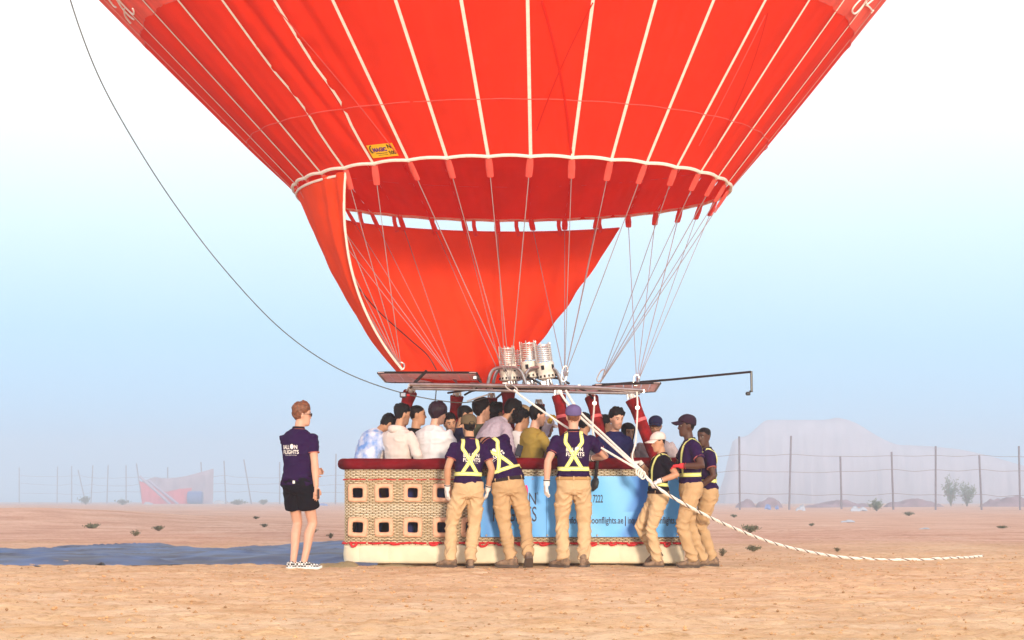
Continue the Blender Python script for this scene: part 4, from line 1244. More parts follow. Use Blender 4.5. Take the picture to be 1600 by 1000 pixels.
carabiner(799, 606, 22.3, .14, -60, 'steel link where the thin rope starts above the bright red upright')

# rear view boom
boom = empty('camera_boom', W(930, 603, 22.5)); tag(boom, 'long thin black boom sticking out right from the burner frame', 'boom'); b0 = Vector(boom.location)
mb = MB(); mb.tube([W(925, 603, 22.5) - b0, W(1050, 593, 22.5) - b0, W(1174, 581, 22.5) - b0], .014, 6); mb.build('boom_arm', M['frame_dark'], boom)
mb = MB(); mb.tube([W(1174, 580, 22.5) - b0, W(1174.5, 612, 22.5) - b0], .013, 6); mb.build('boom_drop', M['frame_dark'], boom)
mb = MB(); mb.box(W(1169, 615, 22.5) - b0, (.045, .05, .04), bev=.006); mb.tube([W(1171, 612, 22.5) - b0, W(1176, 611, 22.5) - b0], .012, 6); mb.build('boom_camera', M['black'], boom)
mb = MB(); mb.tube([W(1169, 615, 22.5) - b0, W(1165, 615.5, 22.5) - b0], .014, 10); mb.build('camera_lens', M['lens'], boom)

# instrument clipped on the left upright
ins = empty('instrument_display', W(630, 617, 22.25)); tag(ins, 'small grey-screened instrument clipped to the leftmost red upright', 'instrument')
mb = MB(); mb.box((0, 0, 0), (.075, .04, .062), bev=.01); mb.build('instrument_case', M['black'], ins)
mb = MB(); mb.box((0, -.021, .002), (.05, .004, .038)); mb.build('instrument_screen', M['screen'], ins)
mb = MB(); mb.tube([(.02, .02, 0), (.06, .08, .0)], .012, 6); mb.build('instrument_clip', M['cord_red'], ins)

# ------------------------------------------------------------------ ropes
def twisted(name, pts, r, label, cat, pitch=.16, strands=3, m='rope_white', dark=True):
    fr = frames(pts); root = empty(name, fr[0][0]); tag(root, label, cat); o0 = fr[0][0]
    d = 0; prev = fr[0][0]; rows = [[] for _ in range(strands)]
    for p, t, u, w in fr:
        d += (p - prev).length; prev = p
        for k in range(strands):
            a = 2 * PI * (d / pitch + k / strands)
            rows[k].append(p - o0 + (u * math.cos(a) + w * math.sin(a)) * r * .52)
    for k in range(strands):
        mb = MB(); dk = dark and k == strands - 1; mb.tube(rows[k], r * (.40 if dk else .58), 6); mb.build('rope_strand', M['rope_dark'] if dk else M[m], root)
    return root
main = smooth_path([W(1001, 736, 21.55), W(1016, 752, 21.5), W(1030, 764, 21.45), W(1070, 788, 21.5), W(1130, 818, 21.9), W(1210, 849, 22.6), W(1290, 867, 23.3), W(1350, 873.5, 23.7), W(1400, 876, 23.9), W(1450, 875.5, 24.0), W(1500, 872, 24.6), W(1535, 869, 25.4)], 28)
main = [p if p.y < 22.4 or p.z > gh(p.x, p.y) + .012 else Vector((p.x, p.y, gh(p.x, p.y) + .012)) for p in main]
twisted('tether_rope', main, .0165, 'thick braided white tether rope pulled right by the crew, trailing to the sand', 'rope', .20, 4)
def line(name, pts, r, label, cat, m='rope_white', k=8):
    pts = smooth_path(pts, k); o0 = pts[0].copy()
    mb = MB(); mb.tube([p - o0 for p in pts], r, 6); o = mb.build(name, M[m]); o.location = o0; tag(o, label, cat); return o
line('bridle_rope', [W(803, 609, 22.25), W(822, 624, 22.2), W(880, 664, 22.0), W(940, 700, 21.75), W(1001, 736, 21.55)], .012, 'thin white bridle rope passing behind the violet cap from the bright red upright', 'rope')
line('bridle_rope', [W(874, 612, 22.3), W(895, 640, 22.2), W(940, 682, 21.9), W(1000, 735, 21.56)], .013, 'white bridle rope, left of two from the upright beside the violet cap', 'rope')
line('bridle_rope', [W(884, 610, 22.3), W(905, 642, 22.2), W(950, 685, 21.9), W(1003, 735, 21.55)], .013, 'white bridle rope, right of two from the upright beside the violet cap', 'rope')
line('bridle_rope', [W(995, 612, 22.25), W(996, 640, 22.2), W(993, 690, 21.9), W(988, 716, 21.7), W(1002, 737, 21.55)], .010, 'white rope hanging down from the rightmost red upright to the knot', 'rope')
line('bridle_rope', [W(929, 616, 22.6), W(928, 640, 22.4), W(926, 668, 22.0), W(930, 700, 21.9)], .010, 'white rope hanging beside the slanted upright behind the violet cap', 'rope')
mb = MB(); c0 = W(1001, 737, 21.54)
for k in range(3): mb.tube([c0 * 0 + Vector((.026 * math.cos(a) + (k - 1) * .022, -.012 * k, .040 * math.sin(a) - .018 * k)) for a in np.linspace(0, 2 * PI, 13)], .009, 6)
o = mb.build('rope_knot', M['rope_white']); o.location = c0; tag(o, 'white looped knot joining the bridle ropes in front of the rim', 'knot')
for px, py, Y, lab in ((929, 630, 22.45, 'steel pulley hanging on the slanted upright beside the violet cap'), (996, 637, 22.1, 'steel pulley on the rightmost red upright')):
    c = W(px, py, Y); rt = empty('rope_pulley', c); tag(rt, lab, 'pulley')
    mb = MB(); mb.tube([(0, -.018, 0), (0, .018, 0)], .024, 12); mb.build('pulley_wheel', M['steel'], rt)
    mb = MB(); mb.box((0, 0, .03), (.02, .05, .09), bev=.005); mb.build('pulley_cheek', M['steel'], rt)
cl = [W(100, -60, 17.0), W(110, 0, 17.5), W(150, 110, 18.2), W(200, 205, 18.9), W(270, 315, 19.8), W(350, 420, 20.6), W(440, 515, 21.4), W(530, 577, 22.0), W(625, 613, 22.5), W(715, 629, 22.9), W(760, 622, 23.0)]
line('crown_line', cl, .0055, 'long thin dark line curving from the upper left sky to the basket', 'rope', 'dark_line', 10)
line('drop_line', [W(682, 606, 22.9), W(680, 627, 22.9)], .006, 'short thin dark line hanging from the burner frame at left', 'rope', 'dark_line')
line('white_cord', [W(730, 627, 23.0), W(748, 621, 22.9), W(768, 615, 22.8)], .008, 'short white cord under the left part of the burner frame', 'rope')
# strap hanging over the rim
st = empty('hanging_strap', W(934, 716, 22.02)); tag(st, 'black strap with a flat pouch hanging over the rim right of the violet-capped man', 'strap'); s0 = Vector(st.location)
mb = MB(); mb.tube([p - s0 for p in smooth_path([W(934, 708, 22.1), W(934, 716, 22.0), W(932, 735, 22.02), W(930, 752, 22.08)], 4)], [(.018, .008)] * 13, 6); mb.build('strap_web', M['black'], st)
mb = MB(); mb.tube([W(931, 748, 22.07) - s0, W(930, 753, 22.05) - s0, W(929, 760, 22.05) - s0, W(926, 767, 22.07) - s0], [(.03, .015), (.045, .02), (.04, .02), (.012, .008)], 8); mb.build('strap_pouch', M['black'], st)
# ------------------------------------------------------------------ people
def hash_s(t):
    h = 0
    for ch in t: h = (h * 31 + ord(ch)) % 1000003
    return h
def V3(*a): return Vector(a)
def rz(a): return Matrix.Rotation(R(a), 3, 'Z')
def rx(a): return Matrix.Rotation(R(a), 3, 'X')
def ry(a): return Matrix.Rotation(R(a), 3, 'Y')

HEADP = [(-.116, .022, .070, .020), (-.108, .036, .084, .000), (-.092, .047, .091, -.025), (-.062, .056, .092, -.055), (-.030, .063, .092, -.076),
         (.000, .069, .090, -.088), (.030, .073, .093, -.096), (.060, .074, .089, -.099), (.085, .068, .074, -.090), (.105, .051, .050, -.070), (.117, .028, .024, -.036), (.122, .004, -.004, -.012)]
_hz = [h[0] for h in HEADP]
def head_pt(a, z):
    w = np.interp(z, _hz, [h[1] for h in HEADP]); f = np.interp(z, _hz, [h[2] for h in HEADP]); b = np.interp(z, _hz, [h[3] for h in HEADP])
    c, s = math.cos(a), math.sin(a); e = 2 / 2.25
    x = w * math.copysign(abs(s) ** e, s); y = (f + b) / 2 + (f - b) / 2 * math.copysign(abs(c) ** e, c)
    if y > 0:
        t = max(0, 1 - abs(z + .022) / .045) if z < -.022 else max(0, 1 - (z + .022) / .060)
        if z < -.022: t = max(0, 1 - (-.022 - z) / .014)
        y += .026 * t * max(0, 1 - abs(x) / (.019 - .007 * max(0, z + .022) / .06)) ** .8
        y -= .011 * math.exp(-((abs(x) - .031) / .016) ** 2 - ((z - .012) / .014) ** 2)
        y += .005 * math.exp(-((abs(x) - .030) / .022) ** 2 - ((z - .036) / .008) ** 2)
        y += .006 * math.exp(-(x / .022) ** 2 - ((z + .060) / .010) ** 2)
        y += .004 * math.exp(-(x / .018) ** 2 - ((z + .100) / .012) ** 2)
    return V3(x, y, z)
TORSO = [(-.12, .070, .075, .0), (-.09, .125, .105, .0), (-.03, .165, .116, -.004), (.03, .170, .118, -.006), (.10, .158, .108, -.002), (.18, .148, .102, .004), (.26, .153, .108, .004),
         (.34, .166, .116, .002), (.42, .176, .118, -.004), (.47, .176, .108, -.010), (.505, .160, .092, -.016), (.535, .118, .074, -.018), (.56, .075, .062, -.016), (.585, .058, .056, -.010)]
_tz = [t[0] for t in TORSO]
def ik(A, T, l1, l2, pole):
    d = T - A; L_ = d.length; mx = (l1 + l2) * .999
    if L_ > mx: T = A + d * (mx / L_); d = T - A; L_ = mx
    dn = d.normalized(); c = (l1 * l1 + L_ * L_ - l2 * l2) / (2 * L_)
    h = math.sqrt(max(l1 * l1 - c * c, 0)); p = pole - dn * pole.dot(dn)
    if p.length < 1e-5: p = dn.orthogonal()
    return A + dn * c + p.normalized() * h, T

def hand_mesh(wr, d, n, side, curl, r=1.0, vox=.0046, grip=0.0):
    "wrist, direction of the palm, palm normal (the side the fingers close to); side +1 = thumb on +cross"
    d = d.normalized(); n = (n - d * n.dot(d)).normalized(); s = d.cross(n) * side
    mb = MB()
    mb.tube([wr - d * .02, wr + d * .015, wr + d * .055, wr + d * .088], [(.026 * r, .020 * r), (.032 * r, .018 * r), (.041 * r, .016 * r), (.040 * r, .013 * r)] if abs(frames([wr - d * .02, wr + d * .1])[0][2].dot(s)) > .7 else [(.020 * r, .026 * r), (.018 * r, .032 * r), (.016 * r, .041 * r), (.013 * r, .040 * r)], 10)
    for i, (o, ln) in enumerate(((.030, .070), (.010, .080), (-.010, .074), (-.029, .058))):
        p = wr + d * (.082 - .004 * abs(i - 1)) + s * o; a = R(curl * .55); q = d
        pts = [p - d * .02, p]
        for j, f in enumerate((.45, .32, .25)):
            q = (d * math.cos(a) + n * math.sin(a)); p = p + q * ln * f; pts.append(p); a += R(curl * (.8 if j == 0 else .5))
        mb.tube(pts, [.0095 * r, .0095 * r, .0090 * r, .0085 * r, .0065 * r], 7)
    p = wr + d * .022 + s * .024; t1 = (d * .72 + s * .62 + n * .25).normalized(); t2 = (d * .9 + s * .18 + n * (.3 + grip)).normalized()
    mb.tube([p - t1 * .012, p + t1 * .02, p + t1 * .042, p + t1 * .042 + t2 * .028, p + t1 * .042 + t2 * .040], [.013 * r, .013 * r, .0105 * r, .0095 * r, .006 * r], 7)
    return fuse(mb, vox, 1, .5)

def merge_into(V, Fs, me):
    b = len(V); V = np.concatenate([V, get_v(me)])
    Fs = Fs + [tuple(b + i for i in p.vertices) for p in me.polygons]
    bpy.data.meshes.remove(me); return V, Fs

SKIN = {'fair': (.62, .34, .24), 'tan': (.50, .26, .155), 'olive': (.42, .215, .125), 'brown': (.25, .115, .065), 'dark': (.085, .036, .024)}
def new_obj(name, me, mats, parent):
    me.name = name
    me.materials.clear()
    for m in (mats if isinstance(mats, (list, tuple)) else [mats]): me.materials.append(m)
    me.polygons.foreach_set('use_smooth', [True] * len(me.polygons))
    o = bpy.data.objects.new(name, me); COL.objects.link(o)
    if parent is not None: o.parent = parent
    return o

def person(label, headpx, Y, yaw, skin='tan', floor=0.0, at=None, dz=0.0, fwd=0.0, side=0.0, tw=0.0, hy=0.0, hp=0.0, hr=0.0, fat=1.0,
           feet=None, knee=None, arms=None, shirt='white', sleeve=.60, shirt_lo=.06, trousers='khaki', short=False, shoes='boot', hair='hair', hstyle='short',
           cap=None, cap_d=None, beard=0.0, face=False, glasses=None, collar=None, hood=False, harness=False, logo=False, belt=None, gloves=(None, None),
           hands=(False, False), full=True, group=None, pockets=False, print_=None, scale=None, hscale=1.0):
    Rw = rz(yaw)
    # ---- spine in unscaled local metres (forward +y, right +x)
    def spine_R(u):
        u = max(0, min(1, u)); return rz(tw * u) @ ry(side * u) @ rx(-fwd * u)
    fr = {}; pos = V3(0, 0, .93 + dz); zz = -.14
    base = .10 if fwd < 25 else .02
    def U(z): return (z - base * 0 + .04) / .42
    pos = V3(0, 0, .93 + dz); steps = []
    z = 0.0; p = pos.copy(); steps.append((z, p.copy()))
    while z < .70:
        p = p + spine_R(U(z + .01)) @ V3(0, 0, .02); z += .02; steps.append((z, p.copy()))
    def F(z):
        if z <= 0: return pos + spine_R(U(z)) @ V3(0, 0, z), spine_R(U(z))
        i = min(int(z / .02), len(steps) - 2); t = z / .02 - i
        return steps[i][1].lerp(steps[i + 1][1], t), spine_R(U(z))
    Rc = F(.5)[1]; Rh = rz(hy) @ ry(hr) @ rx(-hp)
    nb, _ = F(.565)
    up = (Rc @ V3(0, 0, 1) * .55 + Rh @ V3(0, 0, 1) * .45).normalized()
    nt_ = nb + up * .075 + Rh @ V3(0, .006, 0)
    hc = nt_ + Rh @ V3(0, .012, .088)
    top = max((hc + Rh @ head_pt(a, zz_)).z for a in (0, 1.57, 3.14, 4.7) for zz_ in (.06, .085, .105, .12)) + (.012)
    hx_, ytop = headpx
    topw = W(hx_, ytop, Y).z
    s = scale or (topw - floor) / top
    hcw = Rw @ (hc * s)
    if at is None:
        loc = V3(W(hx_, 700, Y).x - hcw.x, Y - hcw.y * .0, floor)
    else:
        loc = V3(W(at, 700, Y).x, Y, floor)
    RwT = Rw.transposed()
    def L(w): return (RwT @ (Vector(w) - loc)) / s
    def res(t): return L(W(t[1], t[2], t[3])) if t[0] == 'w' else V3(*t)
    # ---- arms and legs
    sh = [F(.485)[0] + Rc @ V3(sx * .172 * (1 + (fat - 1) * .6), -.012, 0) for sx in (-1, 1)]
    A = []
    for i, sx in enumerate((-1, 1)):
        tgt, pole = None, V3(sx * .5, -1, -.3)
        if arms and arms[i]:
            tgt = res(arms[i][0]); pole = V3(*arms[i][1]) if len(arms[i]) > 1 else pole
        if tgt is None: tgt = sh[i] + V3(sx * .07, .05, -.50)
        el, wr = ik(sh[i], tgt, .285, .255, pole); A.append((sh[i], el, wr))
    hip = [F(-.02)[0] + spine_R(.0) @ V3(sx * .088, 0, -.0) for sx in (-1, 1)]
    if feet is None: feet = [(-.11, 0.0, 0, 8, 0), (.11, 0.02, 0, -8, 0)]
    LG = []
    for i, sx in enumerate((-1, 1)):
        ft = feet[i]
        if ft[0] == 'w':                         # ('w', px, Y, yaw_world, heel_pitch[, lift])
            wv = V3(W(ft[1], 700, ft[2]).x, ft[2], floor + (ft[5] if len(ft) > 5 else 0)); q = L(wv); fy = ft[3] - yaw; pit = ft[4]
        else:
            q = V3(ft[0], ft[1], ft[2]); fy = ft[3]; pit = ft[4]
        Rf = rz(fy) @ rx(-pit)
        ball = q + rz(fy) @ V3(0, .10, 0.0)
        ank = ball + Rf @ V3(0, -.10, .09)
        pole = V3(*(knee[i] if knee else (sx * .15, 1, 0)))
        kn, an = ik(hip[i], ank, .435, .425, pole); LG.append((hip[i], kn, an, Rf, ball))
    # ---- skin body
    def trings(lo, hi, infl, mb, m=0, n=20, zs=None, wide=1.0):
        rings = []
        for zc in (zs or [t for t in np.linspace(lo, hi, max(4, int((hi - lo) / .035)))]):
            w = np.interp(zc, _tz, [t[1] for t in TORSO]); d = np.interp(zc, _tz, [t[2] for t in TORSO]); o = np.interp(zc, _tz, [t[3] for t in TORSO])
            ff = 1 + (fat - 1) * (1.0 if zc < .5 else .4); bel = .03 * (fat - 1) * 4 * math.exp(-((zc - .15) / .14) ** 2)
            c, rr = F(zc); ring = []
            for j in range(n):
                a = 2 * PI * j / n; e = 2 / 2.35; ca, sa = math.cos(a), math.sin(a)
                x = (w * ff + infl) * math.copysign(abs(ca) ** e, ca) * wide; y = (d * ff + infl) * math.copysign(abs(sa) ** e, sa)
                if y > 0: y += bel
                ring.append(c + rr @ V3(x, y + o, 0))
            rings.append(ring)
        mb.loft(rings, m)
    mb = MB()
    trings(-.12, .585, -.014, mb)
    mb.tube([nb - up * .05, nb + up * .02, nt_, nt_ + Rh @ V3(0, .01, .05)], [(.064), (.056), (.055), (.050)], 14)
    na = 40
    hzs = np.concatenate([np.linspace(-.116, .10, 34), [.108, .114, .119, .122]])
    mb.loft([[hc + Rh @ (head_pt(2 * PI * j / na, zq) * hscale) for j in range(na)] for zq in hzs])
    for sx in (-1, 1): mb.sph(hc + Rh @ V3(sx * .073, -.012, -.004), (.009, .020, .033), 8, 6, 0, Rh @ ry(sx * 12) @ rx(12))
    for i in range(2):
        a, e, w_ = A[i]
        mb.tube([a + (a - e) * .06, a, a.lerp(e, .35), a.lerp(e, .75), e, e.lerp(w_, .25), e.lerp(w_, .7), w_], [.045, .056, .050, .043, .041, .043, .034, .027], 12)
        if full:
            h_, k_, n_, Rf, ball = LG[i]
            back = (Rf @ V3(0, -1, 0))
            mb.tube([h_ + V3(0, 0, .04), h_, h_.lerp(k_, .3), h_.lerp(k_, .75), k_, k_.lerp(n_, .28) + back * .012, k_.lerp(n_, .65), n_, n_ + (n_ - k_).normalized() * .03], [.07, .082, .078, .060, .053, .056, .043, .036, .036], 12)
    me = fuse(mb, .0085 if full else .0085, 1, .4)
    Vv = get_v(me); Fs = [tuple(p.vertices) for p in me.polygons]; bpy.data.meshes.remove(me)
    nbody = len(Vv)
    gl = []
    for i, sx in enumerate((-1, 1)):
        a, e, w_ = A[i]; d = (w_ - e).normalized()
        cfg = hands[i]
        if cfg:
            c2 = cfg if isinstance(cfg, dict) else {}
            dd = V3(*c2['d']) if 'd' in c2 else d
            nn = V3(*c2['n']) if 'n' in c2 else V3(-sx, .2, 0)
            if gloves[i]: gl.append((i, dd, nn, c2.get('curl', 28)))
            else:
                hm_ = hand_mesh(w_ + d * .0, dd, nn, c2.get('th', sx), c2.get('curl', 28), .95)
                Vv, Fs = merge_into(Vv, Fs, hm_)
        elif not gloves[i]:
            pass
    # colours that belong to the skin: lips, brows, beard, shaved sides
    q = (Vv - np.array(hc)) @ np.array(Rh)       # head-local
    sk = np.array(SKIN[skin]); col = np.tile(sk, (len(Vv), 1))
    hcol = np.array({'hair_brown': (.14, .055, .028), 'hair_plum': (.02, .01, .014)}.get(hair, (.014, .011, .011)))
    def blend(mask, c): 
        nonlocal col
        col = col * (1 - mask[:, None]) + np.array(c) * mask[:, None]
    isH = (np.abs(q[:, 2]) < .135) & (np.abs(q[:, 0]) < .085) & (np.abs(q[:, 1]) < .125)
    x, y, z_ = q[:, 0], q[:, 1], q[:, 2]
    lip = ss(1, .6, ((x / .026) ** 2 + ((z_ + .060) / .010) ** 2) ** .5) * (y > .06) * isH
    nz = .5 + .5 * fbm(q * 45, 2, 4)
    if beard > 0:
        jaw = np.clip(ss(-.030, -.052, z_) * ss(-.04, .0, y) + ss(.040, .052, np.abs(x)) * ss(.012, -.02, z_) * ss(-.02, .005, y) * ss(.075, .06, y), 0, 1)
        must = np.exp(-((z_ + .043) / .007) ** 2) * (np.abs(x) < .034) * (y > .06)
        m_ = np.clip(np.maximum(jaw, must) * (1 - lip), 0, 1) * beard * isH * (.75 + .25 * nz) * ss(-.19, -.125, z_)
        blend(m_, hcol * 1.3)
    blend(lip * .55, sk * np.array((.85, .55, .55)))
    br = np.exp(-((z_ - .036 - .06 * np.abs(np.abs(x) - .03) * -1 * .3) / .0055) ** 2) * ss(.010, .016, np.abs(x)) * ss(.054, .046, np.abs(x)) * (y > .05) * isH
    blend(np.clip(br * 1.1, 0, 1), hcol)
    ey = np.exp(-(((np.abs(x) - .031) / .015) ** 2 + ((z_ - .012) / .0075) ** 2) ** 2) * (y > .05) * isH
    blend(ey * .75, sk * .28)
    blend(.18 * isH * np.exp(-((np.abs(x) - .04) / .02) ** 2 - ((z_ + .02) / .02) ** 2) * (y > .03), sk * np.array((1.15, .7, .65)))
    bm = bpy.data.meshes.new('person')
    bm.from_pydata((Vv * s).tolist(), [], Fs); bm.update()
    bm.materials.append(M['skin']); bm.polygons.foreach_set('use_smooth', [True] * len(bm.polygons)); paint(bm, col)
    root = bpy.data.objects.new('person', bm); COL.objects.link(root)
    root.location = loc; root.rotation_euler = (0, 0, R(yaw)); tag(root, label, 'person', group)
    def fin(me, name, mats, infl=None, parent=None):
        set_v(me, get_v(me) * s); return new_obj(name, me, mats, parent or root)
    def fin_mb(mb_, name, mats, smooth=True, parent=None):
        mb_.v = [tuple(c * s for c in p_) for p_ in mb_.v]; return mb_.build(name, mats, parent or root, smooth)
    seed = abs(hash_s(label)) % 997
    # ---- shirt
    mb = MB(); inf = .012
    top_z = .572
    zs_ = [zq for zq in np.linspace(shirt_lo, top_z, 16)]
    trings(0, 0, inf + (.006 if shirt_lo < 0 else 0), mb, zs=zs_)
    for i in range(2):
        a, e, w_ = A[i]; r0 = .062
        if sleeve <= 1:
            q1 = a.lerp(e, sleeve); mb.tube([a + (a - e) * .10, a, a.lerp(e, sleeve * .5), q1], [.050, r0 + .003, r0 + .001, r0 + .004], 14)
        else:
            en = e.lerp(w_, min(1, sleeve - 1) * .97)
            mb.tube([a + (a - e) * .10, a, a.lerp(e, .5), e, e.lerp(en, .5), en], [.050, r0 + .003, r0 - .002, .056, .052, .044], 14)
    me = fuse(mb, .0105, 3, .5)
    Vs = get_v(me); Ns = get_n(me)
    w1 = fbm(Vs * np.array((7, 7, 11)) + seed, 2, seed); w2 = 1 - np.abs(vnoise(Vs * np.array((9, 9, 16)) + seed * 1.7, seed + 3)) * 2
    zloc = Vs[:, 2] - pos.z
    amp = .007 + .006 * np.exp(-((zloc - shirt_lo - .05) / .07) ** 2)
    if fwd > 20: amp = amp * 1.2
    # folds run down from the armpits and gather over the belt
    fold = np.sin(Vs[:, 2] * 55 + 6 * w1 + Vs[:, 0] * 18) * np.exp(-((zloc - shirt_lo - .03) / .05) ** 2) * .004
    for i in range(2):
        a, e, w_ = A[i]
        for c, sc_, a_ in ((e, .11, .013), (a.lerp(e, .25), .11, .010)):
            if sleeve <= 1 and c is e: continue
            t = (Vs - np.array(c)) @ np.array((e - a).normalized()); d2 = np.linalg.norm(Vs - np.array(c), axis=1)
            fold = fold + a_ / 1.6 * (1 - np.abs(np.sin(t * 34 + 3 * vnoise(Vs * np.array((9, 9, 6)) + seed, seed + 6) + Vs[:, 0] * 16)) - .4) * np.exp(-(d2 / sc_) ** 2)
    set_v(me, Vs + Ns * (amp * w1 + .009 * np.maximum(w2, 0) ** 2 + fold * 1.6)[:, None])
    bv_src = [v.co.copy() for v in me.vertices]; bvf = [tuple(p.vertices) for p in me.polygons]
    bvh = BVHTree.FromPolygons(bv_src, bvf)
    shirt_o = fin(me, 'shirt', M[shirt])
    def hit(o, t):
        d = (t - o); r = bvh.ray_cast(o, d.normalized(), 3.0)
        return (r[0], r[1]) if r[0] is not None else (t.copy(), -d.normalized())
    def spot(xo, zc, back, wide=None):
        c, rr = F(zc); sg = -1 if back else 1
        return hit(c + rr @ V3(xo, sg * .6, 0), c + rr @ V3(xo, 0, 0))
    if harness:
        def strap(path, w=.042, name='harness_strap'):
            pts = [p_ for p_, n_ in path]; nn = [n_ for p_, n_ in path]
            sm = smooth_path(pts, 3); nm = []
            for i in range(len(sm)):
                j = min(i / 3, len(nn) - 1); a = int(j); nm.append(nn[a].lerp(nn[min(a + 1, len(nn) - 1)], j - a).normalized())
            mb_ = MB(); mb_.ribbon(sm, nm, w, 5, [0, 0, 1, 0, 0], .0065); 
            fin_mb(mb_, name, [M['hi_yellow'], M['hi_silver']])
        def over(xo, k):                          # k from 0 (back) over the shoulder to 1 (front)
            an = R(-60 + 300 * 0 + 0); c, rr = F(.46); al = R(200 - 220 * k)
            o = c + rr @ V3(xo, math.cos(al) * .5 * 1.0, math.sin(al) * .5); return hit(o, c + rr @ V3(xo * .9, -.02, -.02))
        zb = .17
        for sx in (-1, 1):
            path = [spot(-sx * .085, zb, True)]
            for t in np.linspace(.12, 1, 7): path.append(spot(-sx * .085 + sx * .175 * t, zb + (.455 - zb) * t, True))
            for k in (.28, .5, .72): path.append(over(sx * .088, k))
            for t in np.linspace(0, 1, 6): path.append(spot(sx * (.088 - .01 * t), .44 - (.44 - zb) * t, False))
            strap(path)
        ring = []
        for j in range(33):
            a = 2 * PI * j / 32; c, rr = F(zb - .01); ring.append(hit(c + rr @ V3(math.sin(a) * .6, -math.cos(a) * .6, 0), c))
        ring = [r_ for r_ in ring if (r_[0] - F(zb - .01)[0]).length < .30]
        strap(ring, .045, 'harness_belt')
    if logo:
        def put(txt, x0, x1, z0, z1, bold=.02):
            Vt, Ft = text_box(txt, x0, x1, z0, z1, bold); mb_ = MB(); P_ = []
            for u, v in Vt:
                p_, n_ = spot(u, v, True); P_.append(p_ + n_ * .0035)
            mb_.add(P_, Ft); fin_mb(mb_, 'lettering', M['letter_white'], False)
        lx = logo if isinstance(logo, float) else 0.0
        put('BALL', lx - .098, lx - .012, .352, .395); put('N', lx + .052, lx + .085, .352, .395); put('FLIGHTS', lx - .098, lx + .10, .300, .343); put('www.ballooning', lx - .075, lx + .075, .282, .292, .0)
        mb_ = MB(); c5 = []
        for a in np.linspace(0, 2 * PI, 13)[:-1]:
            p_, n_ = spot(lx + .020 + .024 * math.cos(a), .378 + .028 * math.sin(a), True); c5.append(p_ + n_ * .0035)
        mb_.add(c5, [tuple(range(12))]); fin_mb(mb_, 'balloon_emblem', M['letter_white'], False)
    if print_:
        pm_, boxes = print_
        for bx0, bx1, bz0, bz1 in boxes:
            mb_ = MB(); g = []
            for v in np.linspace(bz0, bz1, 3):
                for u in np.linspace(bx0, bx1, 4):
                    p_, n_ = spot(u, v, False); g.append(p_ + n_ * .004)
            mb_.add(g, [(r_ * 4 + c_, r_ * 4 + c_ + 1, r_ * 4 + c_ + 5, r_ * 4 + c_ + 4) for r_ in range(2) for c_ in range(3)]); fin_mb(mb_, 'shirt_print', M[pm_], False)
    if collar:
        mb_ = MB(); cm = collar if isinstance(collar, str) else 'collar_dark'
        rings = []
        for zc, ro in ((.545, .082), (.565, .076), (.592, .070), (.600, .067), (.590, .062)):
            c, rr = F(min(zc, .6)); rings.append([c + rr @ V3(ro * 1.0 * math.cos(a), ro * .95 * math.sin(a) - .012 + (.0 if math.sin(a) < 0 else -.004), -.022 * max(0, math.sin(a))) for a in np.linspace(0, 2 * PI, 25)[:-1]])
        mb_.loft(rings, 0, False); fin_mb(mb_, 'collar', M[cm])
        mb_ = MB(); c, rr = F(.572); mb_.tube([c + rr @ V3(.0765 * math.cos(a), .073 * math.sin(a) - .012, -.022 * max(0, math.sin(a))) for a in np.linspace(0, 2 * PI, 25)], .0035, 5)
        if cm == 'collar_dark': fin_mb(mb_, 'collar_stripe', M['trim_orange'])
    if hood:
        mb_ = MB(); c, rr = F(.555)
        rings = []
        for t in np.linspace(0, 2 * PI, 19)[:-1]:
            cx_, cy_ = .083 * math.cos(t), .080 * math.sin(t) - .03; k = max(0, -math.sin(t))
            rr2 = .026 + .030 * k
            rings.append([c + rr @ V3(cx_ + math.cos(t) * rr2 * .6 * math.cos(b), cy_ + math.sin(t) * rr2 * .9 * math.cos(b), .004 + rr2 * .9 * math.sin(b) - .015 * k) for b in np.linspace(0, 2 * PI, 11)[:-1]])
        rings.append(rings[0]); mb_.loft(rings, 0, False); fin_mb(mb_, 'hood', M[shirt])
    if sleeve <= 1 and shirt.startswith('polo'):
        for i in range(2):
            a, e, w_ = A[i]; c = a.lerp(e, sleeve); d = (e - a).normalized()
            mb_ = MB(); mb_.tube([c - d * .003, c + d * .003], .0662, 16); fin_mb(mb_, 'sleeve_trim', M['trim_orange'] if shirt == 'polo' else M['collar_dark'])
    # ---- trousers and shoes
    mb = MB()
    trings(0, 0, .014, mb, zs=[-.12, -.09, -.06, -.03, 0, .03, .055, .075])
    for i, sx in enumerate((-1, 1)):
        h_, k_, n_, Rf, ball = LG[i]
        fx = spine_R(0)
        if short:
            e_ = h_.lerp(k_, .62); mb.tube([h_ + V3(0, 0, .03), h_, h_.lerp(k_, .3), e_], [.085, .100, .104, .108], 14)
        else:
            stack = n_.lerp(k_, .06)
            mb.tube([h_ + V3(0, 0, .03), h_, h_.lerp(k_, .3), h_.lerp(k_, .7), k_, k_.lerp(n_, .3), k_.lerp(n_, .7), stack, n_.lerp(k_, -.02)], [.085, .100, .100, .086, .077, .077, .070, .068, .064], 14)
